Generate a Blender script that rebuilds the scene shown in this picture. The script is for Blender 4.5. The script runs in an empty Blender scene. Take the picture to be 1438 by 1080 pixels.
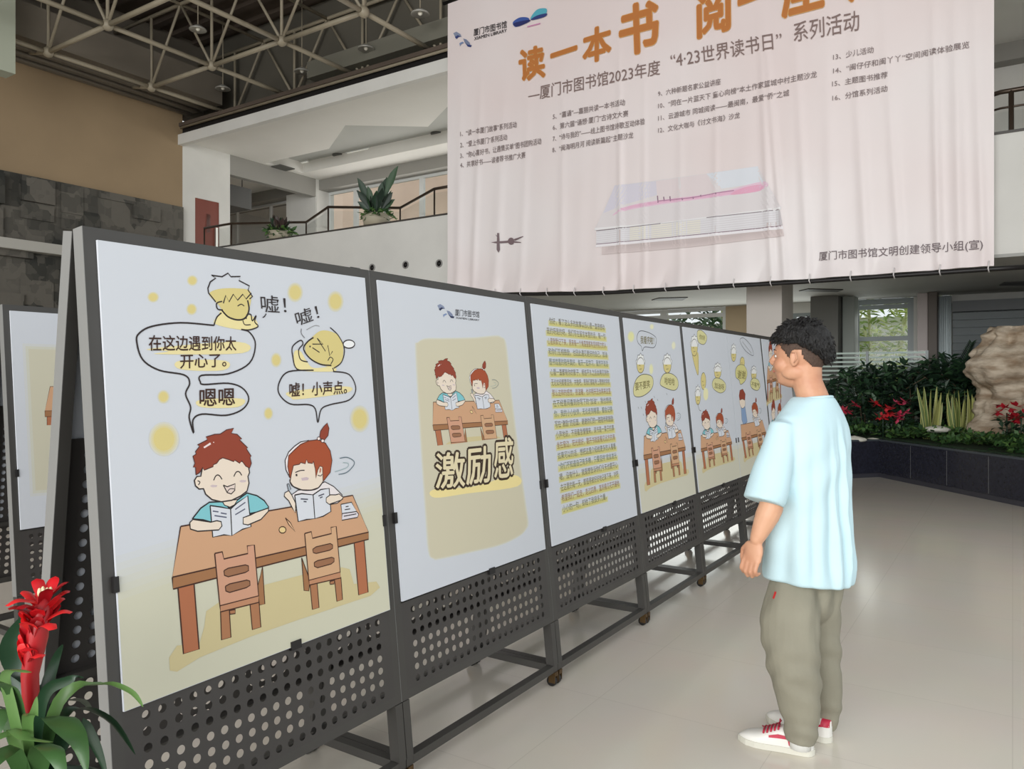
import bpy, bmesh, math, random
from math import sin, cos, pi, sqrt, atan2, radians
from mathutils import Vector, Matrix
from mathutils.geometry import tessellate_polygon

# ------------------------------------------------------------------ camera, sky, lights, exposure
SC = bpy.context.scene
COL = SC.collection
FPX, CX, HY, CAMH = 1080.0, 719.0, 530.0, 1.48      # focal length in pixels, image centre, horizon row, eye height
ANG = atan2(1080.0, 703.0)                          # the hall's x axis runs along the row of display stands
CA, SA = cos(ANG), sin(ANG)

cam = bpy.data.cameras.new('camera')
cam.sensor_width = 36.0
cam.lens = 36.0 * FPX / 1438.0
cam.shift_y = -10.0 / 1438.0
cam.clip_start = 0.05
cam.clip_end = 200
cam_o = bpy.data.objects.new('camera', cam)
COL.objects.link(cam_o)
cam_o.location = (0, 0, CAMH)
cam_o.rotation_euler = (pi / 2, 0, -ANG)
SC.camera = cam_o

SC.view_settings.view_transform = 'Standard'
SC.view_settings.look = 'None'
SC.view_settings.gamma = 1.0
SC.view_settings.use_curve_mapping = False
SC.view_settings.exposure = 0.0

world = bpy.data.worlds.new('daylight')
SC.world = world
world.use_nodes = True
bg = world.node_tree.nodes['Background']
bg.inputs[0].default_value = (0.93, 0.975, 1.0, 1)
bg.inputs[1].default_value = 1.0

def area(name, loc, target, sx, sy, power, col):
    l = bpy.data.lights.new(name, 'AREA')
    l.shape = 'RECTANGLE'; l.size = sx; l.size_y = sy; l.energy = power; l.color = col
    o = bpy.data.objects.new(name, l); COL.objects.link(o)
    o.location = loc
    d = Vector(target) - Vector(loc)
    o.rotation_euler = d.to_track_quat('-Z', 'Y').to_euler()
    return o
# daylight entering through the hall's glazed entrance front, behind the camera
area('entrance_daylight', (-13.0, 0.0, 5.0), (8, 5, 2.6), 14, 7, 2450, (1.0, 0.99, 0.97))
area('side_daylight', (6.0, -13.0, 4.5), (6, 4, 1.4), 12, 6, 90, (0.96, 0.98, 1.0))
# daylight at the upper gallery windows and the lower windows behind the planter
area('gallery_window_daylight', (15.6, 10.5, 5.6), (10, 10.5, 5.7), 11, 2.2, 120, (1.0, 0.97, 0.93))
area('lower_window_daylight', (15.6, 4.4, 1.8), (10, 4.0, 1.4), 4.5, 1.7, 60, (0.96, 1.0, 0.96))

# ------------------------------------------------------------------ pixel -> world rays (used to place real planes and points)
def ray(px, py):
    X = (px - CX) / FPX; Z = (HY - py) / FPX
    return Vector((X * CA + SA, -X * SA + CA, Z))
CAM = Vector((0, 0, CAMH))
def onA(px, py, a): d = ray(px, py); return CAM + d * (a / d.x)
def onB(px, py, b): d = ray(px, py); return CAM + d * (b / d.y)
def onZ(px, py, z): d = ray(px, py); return CAM + d * ((z - CAMH) / d.z)
def atY(px, py, Y): return CAM + ray(px, py) * Y

# ------------------------------------------------------------------ materials
def lin(c):
    return tuple(((v / 255.0) / 12.92 if v / 255.0 <= 0.04045 else ((v / 255.0 + 0.055) / 1.055) ** 2.4) for v in c)
MATS = {}
def mat(name, rgb, rough=0.6, metal=0.0, var=0.0, vscale=8.0, bump=0.0, bscale=40.0, spec=0.5, rgb2=None, emit=0.0, stretch=None, coords='Object'):
    if name in MATS: return MATS[name]
    m = bpy.data.materials.new(name); m.use_nodes = True
    nt = m.node_tree; p = nt.nodes['Principled BSDF']
    c = lin(rgb)
    p.inputs['Base Color'].default_value = (*c, 1)
    p.inputs['Roughness'].default_value = rough
    p.inputs['Metallic'].default_value = metal
    p.inputs['Specular IOR Level'].default_value = spec
    if emit:
        p.inputs['Emission Color'].default_value = (*c, 1); p.inputs['Emission Strength'].default_value = emit
    src = None
    if var or bump:
        tc = nt.nodes.new('ShaderNodeTexCoord'); src = tc.outputs[coords]
        if stretch:
            mp = nt.nodes.new('ShaderNodeMapping'); mp.inputs['Scale'].default_value = stretch
            nt.links.new(src, mp.inputs[0]); src = mp.outputs[0]
    if var:
        n = nt.nodes.new('ShaderNodeTexNoise'); n.inputs['Scale'].default_value = vscale; n.inputs['Detail'].default_value = 4
        nt.links.new(src, n.inputs['Vector'])
        r = nt.nodes.new('ShaderNodeValToRGB')
        c2 = lin(rgb2) if rgb2 else tuple(v * (1 - var) for v in c)
        c1 = c if rgb2 else tuple(min(1, v * (1 + var * 0.5)) for v in c)
        r.color_ramp.elements[0].color = (*c2, 1); r.color_ramp.elements[1].color = (*c1, 1)
        r.color_ramp.elements[0].position = 0.35; r.color_ramp.elements[1].position = 0.65
        nt.links.new(n.outputs['Fac'], r.inputs['Fac']); nt.links.new(r.outputs['Color'], p.inputs['Base Color'])
    if bump:
        n = nt.nodes.new('ShaderNodeTexNoise'); n.inputs['Scale'].default_value = bscale; n.inputs['Detail'].default_value = 5
        nt.links.new(src, n.inputs['Vector'])
        b = nt.nodes.new('ShaderNodeBump'); b.inputs['Strength'].default_value = bump; b.inputs['Distance'].default_value = 0.02
        nt.links.new(n.outputs['Fac'], b.inputs['Height']); nt.links.new(b.outputs['Normal'], p.inputs['Normal'])
    MATS[name] = m
    return m
def ink(rgb, rough=0.55):
    return mat('print_%02x%02x%02x' % tuple(int(v) for v in rgb), rgb, rough, spec=0.3)
def glass_mat(name, tint=(246, 248, 247), refl=0.12):
    if name in MATS: return MATS[name]
    m = bpy.data.materials.new(name); m.use_nodes = True
    nt = m.node_tree; nt.nodes.clear()
    out = nt.nodes.new('ShaderNodeOutputMaterial'); mix = nt.nodes.new('ShaderNodeMixShader')
    tr = nt.nodes.new('ShaderNodeBsdfTransparent'); gl = nt.nodes.new('ShaderNodeBsdfGlossy'); fr = nt.nodes.new('ShaderNodeFresnel')
    tr.inputs[0].default_value = (*lin(tint), 1); gl.inputs['Roughness'].default_value = 0.05; fr.inputs[0].default_value = 1.3
    nt.links.new(fr.outputs[0], mix.inputs[0]); nt.links.new(tr.outputs[0], mix.inputs[1]); nt.links.new(gl.outputs[0], mix.inputs[2])
    nt.links.new(mix.outputs[0], out.inputs[0])
    MATS[name] = m
    return m

# ------------------------------------------------------------------ mesh builder
class MB:
    def __init__(s): s.v = []; s.f = []; s.mi = []; s.mats = []; s.sm = []
    def slot(s, m):
        if m not in s.mats: s.mats.append(m)
        return s.mats.index(m)
    def add(s, vs, fs, m, smooth=False):
        k = len(s.v); i = s.slot(m)
        s.v.extend([Vector(v) for v in vs])
        for f in fs: s.f.append(tuple(k + q for q in f)); s.mi.append(i); s.sm.append(smooth)
        return s
    def box(s, x0, x1, y0, y1, z0, z1, m, fn=None):
        vs = [(x, y, z) for z in (z0, z1) for y in (y0, y1) for x in (x0, x1)]
        if fn: vs = [fn(*v) for v in vs]
        return s.add(vs, [(0, 2, 3, 1), (4, 5, 7, 6), (0, 1, 5, 4), (2, 6, 7, 3), (0, 4, 6, 2), (1, 3, 7, 5)], m)
    def quad(s, a, b, c, d, m): return s.add([a, b, c, d], [(0, 1, 2, 3)], m)
    def ngon(s, pts, m): return s.add(pts, [tuple(range(len(pts)))], m)
    def prism(s, pts, lo, hi, m):
        # pts: plan polygon (x,y), extruded in z
        n = len(pts)
        vs = [(x, y, lo) for x, y in pts] + [(x, y, hi) for x, y in pts]
        tri = [tuple(t) for t in tessellate_polygon([[Vector((x, y, 0)) for x, y in pts]])]
        fs = [tuple(reversed(t)) for t in tri] + [tuple(i + n for i in t) for t in tri]
        fs += [(i, (i + 1) % n, n + (i + 1) % n, n + i) for i in range(n)]
        return s.add(vs, fs, m)
    def tube(s, pts, r, m, n=8, smooth=True, cap=True):
        pts = [Vector(p) for p in pts]
        rs = r if isinstance(r, (list, tuple)) else [r] * len(pts)
        vs = []; fs = []
        up = None
        for i, p in enumerate(pts):
            t = (pts[min(i + 1, len(pts) - 1)] - pts[max(i - 1, 0)])
            t = t.normalized() if t.length > 1e-9 else Vector((0, 0, 1))
            if up is None:
                up = Vector((0, 0, 1)) if abs(t.z) < 0.9 else Vector((1, 0, 0))
            e1 = (up - t * up.dot(t)); e1 = e1.normalized() if e1.length > 1e-6 else t.orthogonal().normalized()
            up = e1
            e2 = t.cross(e1)
            for k in range(n):
                q = 2 * pi * k / n
                vs.append(p + (e1 * cos(q) + e2 * sin(q)) * rs[i])
        for i in range(len(pts) - 1):
            for k in range(n):
                fs.append((i * n + k, i * n + (k + 1) % n, (i + 1) * n + (k + 1) % n, (i + 1) * n + k))
        if cap:
            fs.append(tuple(range(n - 1, -1, -1))); fs.append(tuple((len(pts) - 1) * n + k for k in range(n)))
        return s.add(vs, fs, m, smooth)
    def bar(s, p, q, w, h, m, up=(0, 0, 1)):
        p, q = Vector(p), Vector(q); t = (q - p).normalized(); u = Vector(up)
        e1 = u.cross(t)
        e1 = e1.normalized() if e1.length > 1e-6 else Vector((1, 0, 0))
        e2 = t.cross(e1)
        vs = [c + e1 * (w / 2 * i) + e2 * (h / 2 * j) for c in (p, q) for i, j in ((-1, -1), (1, -1), (1, 1), (-1, 1))]
        return s.add(vs, [(3, 2, 1, 0), (4, 5, 6, 7), (0, 1, 5, 4), (1, 2, 6, 5), (2, 3, 7, 6), (3, 0, 4, 7)], m)
    def lathe(s, prof, m, c=(0, 0, 0), n=20, smooth=True, axis=None):
        c = Vector(c); vs = []; fs = []
        for r, z in prof:
            for k in range(n):
                q = 2 * pi * k / n; v = Vector((r * cos(q), r * sin(q), z))
                if axis is not None: v = axis @ v
                vs.append(c + v)
        for i in range(len(prof) - 1):
            for k in range(n):
                fs.append((i * n + k, i * n + (k + 1) % n, (i + 1) * n + (k + 1) % n, (i + 1) * n + k))
        fs.append(tuple(range(n - 1, -1, -1))); fs.append(tuple((len(prof) - 1) * n + k for k in range(n)))
        return s.add(vs, fs, m, smooth)
    def ball(s, c, r, m, nu=12, nv=8, rot=None):
        c = Vector(c); r = (r, r, r) if not isinstance(r, (tuple, list)) else r
        vs = []; fs = []
        for j in range(nv + 1):
            t = pi * j / nv
            for i in range(nu):
                q = 2 * pi * i / nu
                v = Vector((r[0] * sin(t) * cos(q), r[1] * sin(t) * sin(q), -r[2] * cos(t)))
                if rot is not None: v = rot @ v
                vs.append(c + v)
        for j in range(nv):
            for i in range(nu):
                fs.append((j * nu + i, j * nu + (i + 1) % nu, (j + 1) * nu + (i + 1) % nu, (j + 1) * nu + i))
        return s.add(vs, fs, m, True)
    def blade(s, pts, widths, m, side, fold=0.0, smooth=True):
        # leaf: centre line pts, half widths, side vectors, V fold
        pts = [Vector(p) for p in pts]; vs = []; fs = []
        for i, p in enumerate(pts):
            t = (pts[min(i + 1, len(pts) - 1)] - pts[max(i - 1, 0)]).normalized()
            sd = Vector(side); sd = (sd - t * sd.dot(t)); sd = sd.normalized() if sd.length > 1e-6 else t.orthogonal().normalized()
            nn = sd.cross(t)
            w = widths[i]
            vs += [p - sd * w + nn * (fold * w), p, p + sd * w + nn * (fold * w)]
        for i in range(len(pts) - 1):
            a = i * 3
            fs += [(a, a + 1, a + 4, a + 3), (a + 1, a + 2, a + 5, a + 4)]
        return s.add(vs, fs, m, smooth)
    def build(s, name, parent=None, loc=None, bevel=0.0, smooth_angle=None):
        if not s.v: return None
        base = Vector((0, 0, 0))
        q = parent
        while q is not None: base = base + q.location; q = q.parent
        lo = Vector(loc) if loc is not None else None
        origin = lo if lo is not None else base
        me = bpy.data.meshes.new(name)
        me.from_pydata([tuple(v - origin) for v in s.v], [], s.f)
        for m in s.mats: me.materials.append(m)
        me.polygons.foreach_set('material_index', s.mi)
        me.polygons.foreach_set('use_smooth', s.sm)
        me.update()
        o = bpy.data.objects.new(name, me); COL.objects.link(o)
        o.parent = parent
        o.location = origin - base if parent is not None else origin
        if parent is None and lo is None: o.location = (0, 0, 0)
        if bevel:
            b = o.modifiers.new('bevel', 'BEVEL'); b.width = bevel; b.segments = 2; b.limit_method = 'ANGLE'
        return o

def thing(name, label, cat, loc, group=None):
    o = bpy.data.objects.new(name, None); COL.objects.link(o)
    o.location = loc; o.empty_display_size = 0.1
    o['label'] = label; o['category'] = cat
    if group: o['group'] = group
    return o
def tag(o, label, cat, group=None, kind=None):
    o['label'] = label; o['category'] = cat
    if group: o['group'] = group
    if kind: o['kind'] = kind
    return o
def struct(o, label=None, cat=None):
    o['kind'] = 'structure'
    if label: o['label'] = label
    if cat: o['category'] = cat
    return o
def dup(root, loc, label=None, group=None):
    r = root.copy(); COL.objects.link(r); r.location = loc
    if label: r['label'] = label
    if group: r['group'] = group
    for ch in list(root.children):
        c = ch.copy(); COL.objects.link(c); c.parent = r
        for g in ch.children:
            d = g.copy(); COL.objects.link(d); d.parent = c
    return r

def catmull(pts, closed=False, n=5):
    out = []; N = len(pts)
    rng = range(N if closed else N - 1)
    for i in rng:
        if closed: p0, p1, p2, p3 = pts[(i - 1) % N], pts[i], pts[(i + 1) % N], pts[(i + 2) % N]
        else: p0, p1, p2, p3 = pts[max(i - 1, 0)], pts[i], pts[i + 1], pts[min(i + 2, N - 1)]
        for k in range(n):
            t = k / n; t2 = t * t; t3 = t2 * t
            out.append(tuple(0.5 * ((2 * b) + (c - a) * t + (2 * a - 5 * b + 4 * c - d) * t2 + (3 * b - a - 3 * c + d) * t3)
                             for a, b, c, d in zip(p0, p1, p2, p3)))
    if not closed: out.append(tuple(pts[-1]))
    return out

# ------------------------------------------------------------------ lettering as flat printed shapes
_TX = {}
def text_shape(body, offset=0.0):
    key = (body, offset)
    if key in _TX: return _TX[key]
    c = bpy.data.curves.new('lettering', 'FONT'); c.body = body; c.resolution_u = 2; c.offset = offset
    o = bpy.data.objects.new('lettering', c); COL.objects.link(o)
    dg = bpy.context.evaluated_depsgraph_get()
    me = bpy.data.meshes.new_from_object(o.evaluated_get(dg))
    vs = [(v.co.x, v.co.y) for v in me.vertices]
    fs = [tuple(p.vertices) for p in me.polygons]
    bpy.data.objects.remove(o); bpy.data.curves.remove(c); bpy.data.meshes.remove(me)
    xs = [v[0] for v in vs] or [0, 1]
    _TX[key] = (vs, fs, min(xs), max(xs))
    return _TX[key]

class Print:
    """flat printed artwork on a surface; surf(p, layer) maps a 2D point to the surface"""
    def __init__(s, surf, to2d=None, mb=None):
        s.surf = surf; s.to2d = to2d or (lambda p: p); s.mb = mb or MB(); s.layer = 0; s.step = 0.00002; s.clip = None; s.aff = None
    def pt(s, p):
        q = s.to2d(p)
        return s.aff(q) if s.aff else q
    def _emit(s, tris, m, same=False):
        if not same: s.layer += 1
        h = s.layer * s.step
        for t in tris:
            if s.clip is not None: t = s._clip(t)
            if len(t) < 3: continue
            vs = [s.surf(p[0], p[1], h) for p in t]
            s.mb.add(vs, [tuple(range(len(vs)))], m)
    def _clip(s, poly):
        out = []
        for i in range(len(poly)):
            a, b = poly[i], poly[(i + 1) % len(poly)]
            da, db = a[1] - s.clip, b[1] - s.clip
            if da >= 0: out.append(a)
            if (da >= 0) != (db >= 0):
                t = da / (da - db); out.append((a[0] + (b[0] - a[0]) * t, a[1] + (b[1] - a[1]) * t))
        return out
    def fill(s, pts, rgb, smooth=False):
        if smooth: pts = catmull(pts, True, 5)
        q = [s.pt(p) for p in pts]
        tri = tessellate_polygon([[Vector((x, y, 0)) for x, y in q]])
        s._emit([[q[i] for i in t] for t in tri], ink(rgb))
    def stroke(s, pts, w, rgb, smooth=True, closed=False):
        if smooth: pts = catmull(pts, closed, 5)
        q = [Vector(s.pt(p)) for p in pts]
        if closed: q.append(q[0]); 
        q = [p for i, p in enumerate(q) if i == 0 or (p - q[i - 1]).length > 1e-5]
        if len(q) < 2: return
        L, R = [], []
        for i, p in enumerate(q):
            t = q[min(i + 1, len(q) - 1)] - q[max(i - 1, 0)]
            if t.length < 1e-9: t = Vector((1, 0))
            n = Vector((-t.y, t.x)).normalized() * (w / 2)
            L.append(p + n); R.append(p - n)
        s._emit([[tuple(L[i]), tuple(R[i]), tuple(R[i + 1]), tuple(L[i + 1])] for i in range(len(q) - 1)], ink(rgb))
    def area(s, pts, rgb, w, line=(45, 40, 40), smooth=False):
        s.fill(pts, rgb, smooth); s.stroke(pts, w, line, smooth, True)
    def dot(s, c, rx, ry, rgb, n=20):
        s.fill([(c[0] + rx * cos(2 * pi * k / n), c[1] + ry * sin(2 * pi * k / n)) for k in range(n)], rgb)
    def soft(s, c, rx, ry, rgb, paper, steps=4):
        for k in range(steps):
            t = (k + 1) / steps; g = 1.15 - 0.45 * t
            s.dot(c, rx * g, ry * g, tuple(p + (q - p) * t for p, q in zip(paper, rgb)))
    def text(s, body, p0, p1, p0up, rgb, offset=0.0, cap=0.80):
        # baseline from p0 to p1, top of the first glyph at p0up; offset thickens the strokes
        vs, fs, x0, x1 = text_shape(body, 0.0)
        a = Vector(s.pt(p0)); b = Vector(s.pt(p1)); u = (Vector(s.pt(p0up)) - a) / cap
        d = (b - a) / (x1 - x0)
        n = 0 if offset < 0.004 else (4 if offset < 0.03 else 10)
        shifts = [(0.0, 0.0)] + [(offset * cos(2 * pi * k / n), offset * sin(2 * pi * k / n)) for k in range(n)]
        for k, (ox, oy) in enumerate(shifts):
            q = [tuple(a + d * (x - x0 + ox) + u * (y + oy)) for x, y in vs]
            s._emit([[q[i] for i in f] for f in fs], ink(rgb))
# ------------------------------------------------------------------ the hall
random.seed(7)
M_WHITE = mat('white_plaster', (222, 221, 216), 0.7, var=0.05, vscale=1.2)
M_CEIL = mat('white_ceiling_paint', (232, 230, 224), 0.8, var=0.03, vscale=0.8)
M_COFFER = mat('recess_ceiling_shade', (186, 187, 182), 0.8, var=0.04, vscale=0.8)  # shade of the ceiling recess put into a greyer colour
M_SOFFIT = mat('grey_soffit_board', (172, 172, 168), 0.7, var=0.06, vscale=1.0)
M_BEIGE = mat('beige_wall_panel', (160, 138, 108), 0.75, var=0.08, vscale=0.7)
M_DECK = mat('dark_roof_deck', (92, 80, 70), 0.85, var=0.25, vscale=0.6)
M_BULK = mat('grey_brown_bulkhead', (120, 112, 100), 0.8, var=0.12, vscale=0.8)
M_FRAME = mat('white_window_frame', (226, 228, 226), 0.4)
M_GREYFRAME = mat('grey_window_frame', (150, 158, 160), 0.4)
M_GLASS = glass_mat('clear_glass')
M_TRUSS = mat('cream_truss_paint', (160, 150, 130), 0.5, var=0.08, vscale=3)
M_DARK = mat('black_metal', (38, 36, 36), 0.45, metal=0.3)

def floor_mat():
    m = bpy.data.materials.new('polished_floor_tile'); m.use_nodes = True
    nt = m.node_tree; p = nt.nodes['Principled BSDF']
    tc = nt.nodes.new('ShaderNodeTexCoord')
    br = nt.nodes.new('ShaderNodeTexBrick')
    br.offset = 0.0; br.squash = 1.0
    br.inputs['Scale'].default_value = 1.0
    br.inputs['Brick Width'].default_value = 0.8; br.inputs['Row Height'].default_value = 0.8
    br.inputs['Mortar Size'].default_value = 0.0022; br.inputs['Mortar Smooth'].default_value = 0.3
    br.inputs['Color1'].default_value = (*lin((228, 220, 207)), 1); br.inputs['Color2'].default_value = (*lin((226, 218, 205)), 1)
    br.inputs['Mortar'].default_value = (*lin((214, 206, 193)), 1)
    nt.links.new(tc.outputs['Object'], br.inputs['Vector'])
    n = nt.nodes.new('ShaderNodeTexNoise'); n.inputs['Scale'].default_value = 2.2; n.inputs['Detail'].default_value = 6
    nt.links.new(tc.outputs['Object'], n.inputs['Vector'])
    mx = nt.nodes.new('ShaderNodeMix'); mx.data_type = 'RGBA'; mx.blend_type = 'MULTIPLY'
    mx.inputs['Factor'].default_value = 0.10
    nt.links.new(br.outputs['Color'], mx.inputs['A']); nt.links.new(n.outputs['Color'], mx.inputs['B'])
    nt.links.new(mx.outputs['Result'], p.inputs['Base Color'])
    p.inputs['Roughness'].default_value = 0.16; p.inputs['Specular IOR Level'].default_value = 0.45
    return m
o = MB().box(-14, 16.0, -14, 22.2, -0.1, 0, floor_mat()).build('floor'); struct(o)

# carved stone wall: block relief
def stone_mat():
    m = bpy.data.materials.new('dark_carved_stone'); m.use_nodes = True
    nt = m.node_tree; p = nt.nodes['Principled BSDF']; p.inputs['Roughness'].default_value = 0.75
    tc = nt.nodes.new('ShaderNodeTexCoord')
    mp = nt.nodes.new('ShaderNodeMapping'); mp.inputs['Scale'].default_value = (1.5, 1.0, 1.25)
    nt.links.new(tc.outputs['Object'], mp.inputs[0])
    v = nt.nodes.new('ShaderNodeTexVoronoi'); v.distance = 'CHEBYCHEV'; v.inputs['Scale'].default_value = 1.3; v.inputs['Randomness'].default_value = 0.75
    nt.links.new(mp.outputs[0], v.inputs['Vector'])
    v2 = nt.nodes.new('ShaderNodeTexVoronoi'); v2.distance = 'CHEBYCHEV'; v2.inputs['Scale'].default_value = 4.5
    nt.links.new(mp.outputs[0], v2.inputs['Vector'])
    sp = nt.nodes.new('ShaderNodeSeparateColor'); nt.links.new(v.outputs['Color'], sp.inputs[0])
    sp2 = nt.nodes.new('ShaderNodeSeparateColor'); nt.links.new(v2.outputs['Color'], sp2.inputs[0])
    ad = nt.nodes.new('ShaderNodeMath'); ad.operation = 'MULTIPLY_ADD'; ad.inputs[1].default_value = 0.45
    nt.links.new(sp2.outputs[0], ad.inputs[0]); nt.links.new(sp.outputs[0], ad.inputs[2])
    r = nt.nodes.new('ShaderNodeValToRGB')
    r.color_ramp.elements[0].color = (*lin((46, 47, 43)), 1); r.color_ramp.elements[0].position = 0.1
    r.color_ramp.elements[1].color = (*lin((104, 100, 92)), 1); r.color_ramp.elements[1].position = 1.3 / 1.45
    nt.links.new(ad.outputs[0], r.inputs['Fac']); nt.links.new(r.outputs[0], p.inputs['Base Color'])
    b = nt.nodes.new('ShaderNodeBump'); b.inputs['Strength'].default_value = 0.8; b.inputs['Distance'].default_value = 0.05
    nt.links.new(ad.outputs[0], b.inputs['Height']); nt.links.new(b.outputs[0], p.inputs['Normal'])
    return m
M_STONE = stone_mat()
WB = 16.6
w = MB()
w.box(-14, 11.09, WB, WB + 0.4, 0, 7.75, M_BEIGE); w.box(-14, 16, WB + .05, WB + 0.4, 7.75, 9.7, M_BULK)
o = w.build('wall_left'); struct(o)
s = MB()
# stone cladding with blocks standing proud by different depths
s.box(-14, 11.05, WB - 0.1, WB - 0.001, 0, 5.52, M_STONE)
x = 2.0
while x < 11.0:
    z = 1.2
    while z < 5.4:
        ww = random.choice((0.5, 0.7, 0.9, 1.1)); hh = random.choice((0.35, 0.5, 0.65))
        if random.random() < 0.62:
            d = random.uniform(0.02, 0.14)
            s.box(x, min(x + ww * 0.9, 11.04), WB - 0.1 - d, WB - 0.09, z, min(z + hh * 0.9, 5.5), M_STONE)
        z += hh
    x += 0.78
o.children
sc_ = s.build('stone_cladding', o)
MB().box(-14, 11.04, WB - 0.34, WB - 0.05, 3.98, 4.18, mat('pale_stone_ledge', (186, 184, 176), 0.6)).build('ledge', o)
# top-left upright above the beige wall
o = MB().box(5.7, 6.64, 14.85, 15.2, 6.87, 9.6, mat('pale_green_column', (182, 188, 170), 0.6)).build('trim_left'); struct(o)

# roof deck, bulkhead along the left wall
d = MB()
d.box(-7, 16, -2, WB + 0.4, 9.62, 9.75, M_DECK)
for k in range(42):
    xx = -6.8 + k * 0.55
    d.box(xx, xx + 0.16, -2, WB, 9.52, 9.62, M_DECK)
o = d.build('ceiling'); struct(o)
b = MB()
b.box(-6, 11.2, 15.4, WB + 0.4, 7.75, 7.9, M_BULK)
b.box(-6, 11.2, 15.25, 15.4, 7.75, 8.25, M_BULK)
b.box(-6, 11.2, 15.25, WB + 0.3, 8.25, 8.4, M_BULK)
for k in range(3):
    b.tube([(-6, 16.3 - k * 0.33, 7.71), (11.1, 16.3 - k * 0.33, 7.71)], 0.035, M_BULK, 6)
o = b.build('trim_bulkhead'); struct(o)
b = MB(); b.box(11.7, 11.9, -2, WB + 0.4, 7.22, 9.6, mat('dark_grey_upper_wall', (98, 94, 84), 0.85, var=0.1, vscale=1))
b.box(11.35, 11.7, 5.0, 12.6, 7.85, 8.2, mat('grey_duct_sheet', (128, 126, 114), 0.6))
o = b.build('wall_back_high'); struct(o)

o = MB().box(8.6, 16.0, -1.75, -1.5, 0, 9.6, M_WHITE).build('wall_right_light_blocker'); struct(o)  # unseen wall, added to keep light off the right end of the gallery

# ---- gallery: slab, parapet, columns, ceiling
GA = 11.09; BA = 15.7; EB = -1.4
g = MB(); g.box(GA, BA + 0.1, EB, 16.6, 2.98, 3.7, M_WHITE); g.box(GA, GA + 0.14, EB, 16.6, 3.7, 4.44, M_WHITE)
o = g.build('trim_gallery_parapet'); struct(o)
MB().box(GA - 0.02, GA + 0.18, EB, 16.6, 4.44, 4.47, mat('dark_coping', (70, 66, 62), 0.5)).build('coping', o)
h = MB()
for px, py in ((617, 370), (570, 372), (523, 376)):
    p = onA(px, py, GA)
    h.lathe([(0.075, 0), (0.075, 0.02), (0.055, 0.02), (0.05, -0.03)], mat('grey_pipe_collar', (150, 148, 145), 0.5), p, 16, axis=Matrix.Rotation(-pi / 2, 3, 'Y'))
    h.lathe([(0.05, 0.015), (0.001, 0.022)], M_DARK, p, 16, axis=Matrix.Rotation(-pi / 2, 3, 'Y'))
h.build('drain_hole', o)
o = MB().box(GA, BA, EB, 16.6, 2.94, 2.98, M_SOFFIT).build('ceiling_lower'); struct(o)

# gallery ceiling with the faceted recess
hole = [onZ(px, py, 7.12) for px, py in ((372, 229), (462, 209), (485, 176), (601, 178), (632, 146))]
e = hole[-1]
st = Vector((0.0, -2.5, 0)); tz = hole[-1] - hole[-2]
hole.append(Vector((e.x + 1.35, e.y - 2.6, 7.12))); hole.append(Vector((e.x, e.y - 3.4, 7.12))); hole.append(Vector((e.x + 0.2, 1.2, 7.12)))
fa = onZ(425, 243, 7.12)
hole += [Vector((fa.x, 1.2, 7.12)), Vector((fa.x, fa.y, 7.12))]
outer = [Vector((GA, EB, 7.12)), Vector((GA, 22.2, 7.12)), Vector((BA, 22.2, 7.12)), Vector((BA, EB, 7.12))]
tri = tessellate_polygon([outer, hole])
c = MB(); c.add(outer + hole, [tuple(t) for t in tri], M_CEIL)
n = len(hole)
c.add(hole + [p + Vector((0, 0, 0.3)) for p in hole], [(i, (i + 1) % n, n + (i + 1) % n, n + i) for i in range(n)], M_CEIL)
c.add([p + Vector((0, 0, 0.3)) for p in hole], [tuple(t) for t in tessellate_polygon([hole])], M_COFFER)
c.box(GA - 0.1, BA + 0.3, EB, 22.2, 7.44, 7.52, M_DECK)
o = c.build('ceiling_gallery'); struct(o)
o = MB().box(GA - 0.12, GA + 0.02, EB, WB, 7.0, 7.24, M_WHITE).build('trim_fascia'); struct(o)
b = MB(); b.tube([(GA - 0.05, EB, 7.42), (GA - 0.05, WB, 7.42)], 0.03, M_TRUSS, 8); b.box(GA + 0.0, GA + 0.1, EB, WB, 7.24, 7.5, M_DARK)
o = b.build('trim_pipe'); struct(o)

# recess lights
lamp_m = mat('frosted_light_panel', (240, 240, 232), 0.4, emit=0.25)
quads = [[(403, 232), (432, 225), (438, 228), (409, 235)], [(485, 214), (518, 207), (524, 210), (490, 217)], [(566, 197), (600, 190), (608, 193), (573, 200)]]
names = ['white strip ceiling light in gallery recess nearest the red door', 'white strip ceiling light in gallery recess, middle of the three', 'white strip ceiling light in gallery recess nearest the pink banner']
for q, lb in zip(quads, names):
    p = [onZ(px, py, 7.41) for px, py in q]
    cen = sum(p, Vector()) / 4
    t = thing('ceiling_light', lb, 'ceiling light', (cen.x, cen.y, 7.42), 'gallery strip lights')
    a = MB(); a.prism([(v.x, v.y) for v in p], 7.395, 7.42, M_FRAME); a.build('light_housing', t)
    a = MB(); a.prism([(cen.x + (v.x - cen.x) * .9, cen.y + (v.y - cen.y) * .9) for v in p], 7.385, 7.396, lamp_m); a.build('diffuser', t)
for (px, py), lb in zip(((475, 217), (614, 187)), ('dark round ceiling vent beside the middle gallery strip light', 'dark round ceiling vent next to the pink banner top')):
    p = onZ(px, py, 7.42)
    o = MB().lathe([(0.16, -0.03), (0.16, 0), (0.02, 0)], mat('dark_vent_grey', (90, 90, 86), 0.6), p, 16).build('ceiling_vent', None, loc=p)
    tag(o, lb, 'vent', 'gallery ceiling vents')
p = onZ(388, 237, 7.12)
o = MB().box(p.x - 0.25, p.x + 0.25, p.y - 0.45, p.y + 0.45, 7.095, 7.12, mat('dark_vent_grey', (90, 90, 86), 0.6)).build('air_grille', None, loc=p)
tag(o, 'small dark air grille in white gallery ceiling near the corner', 'vent')

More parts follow.
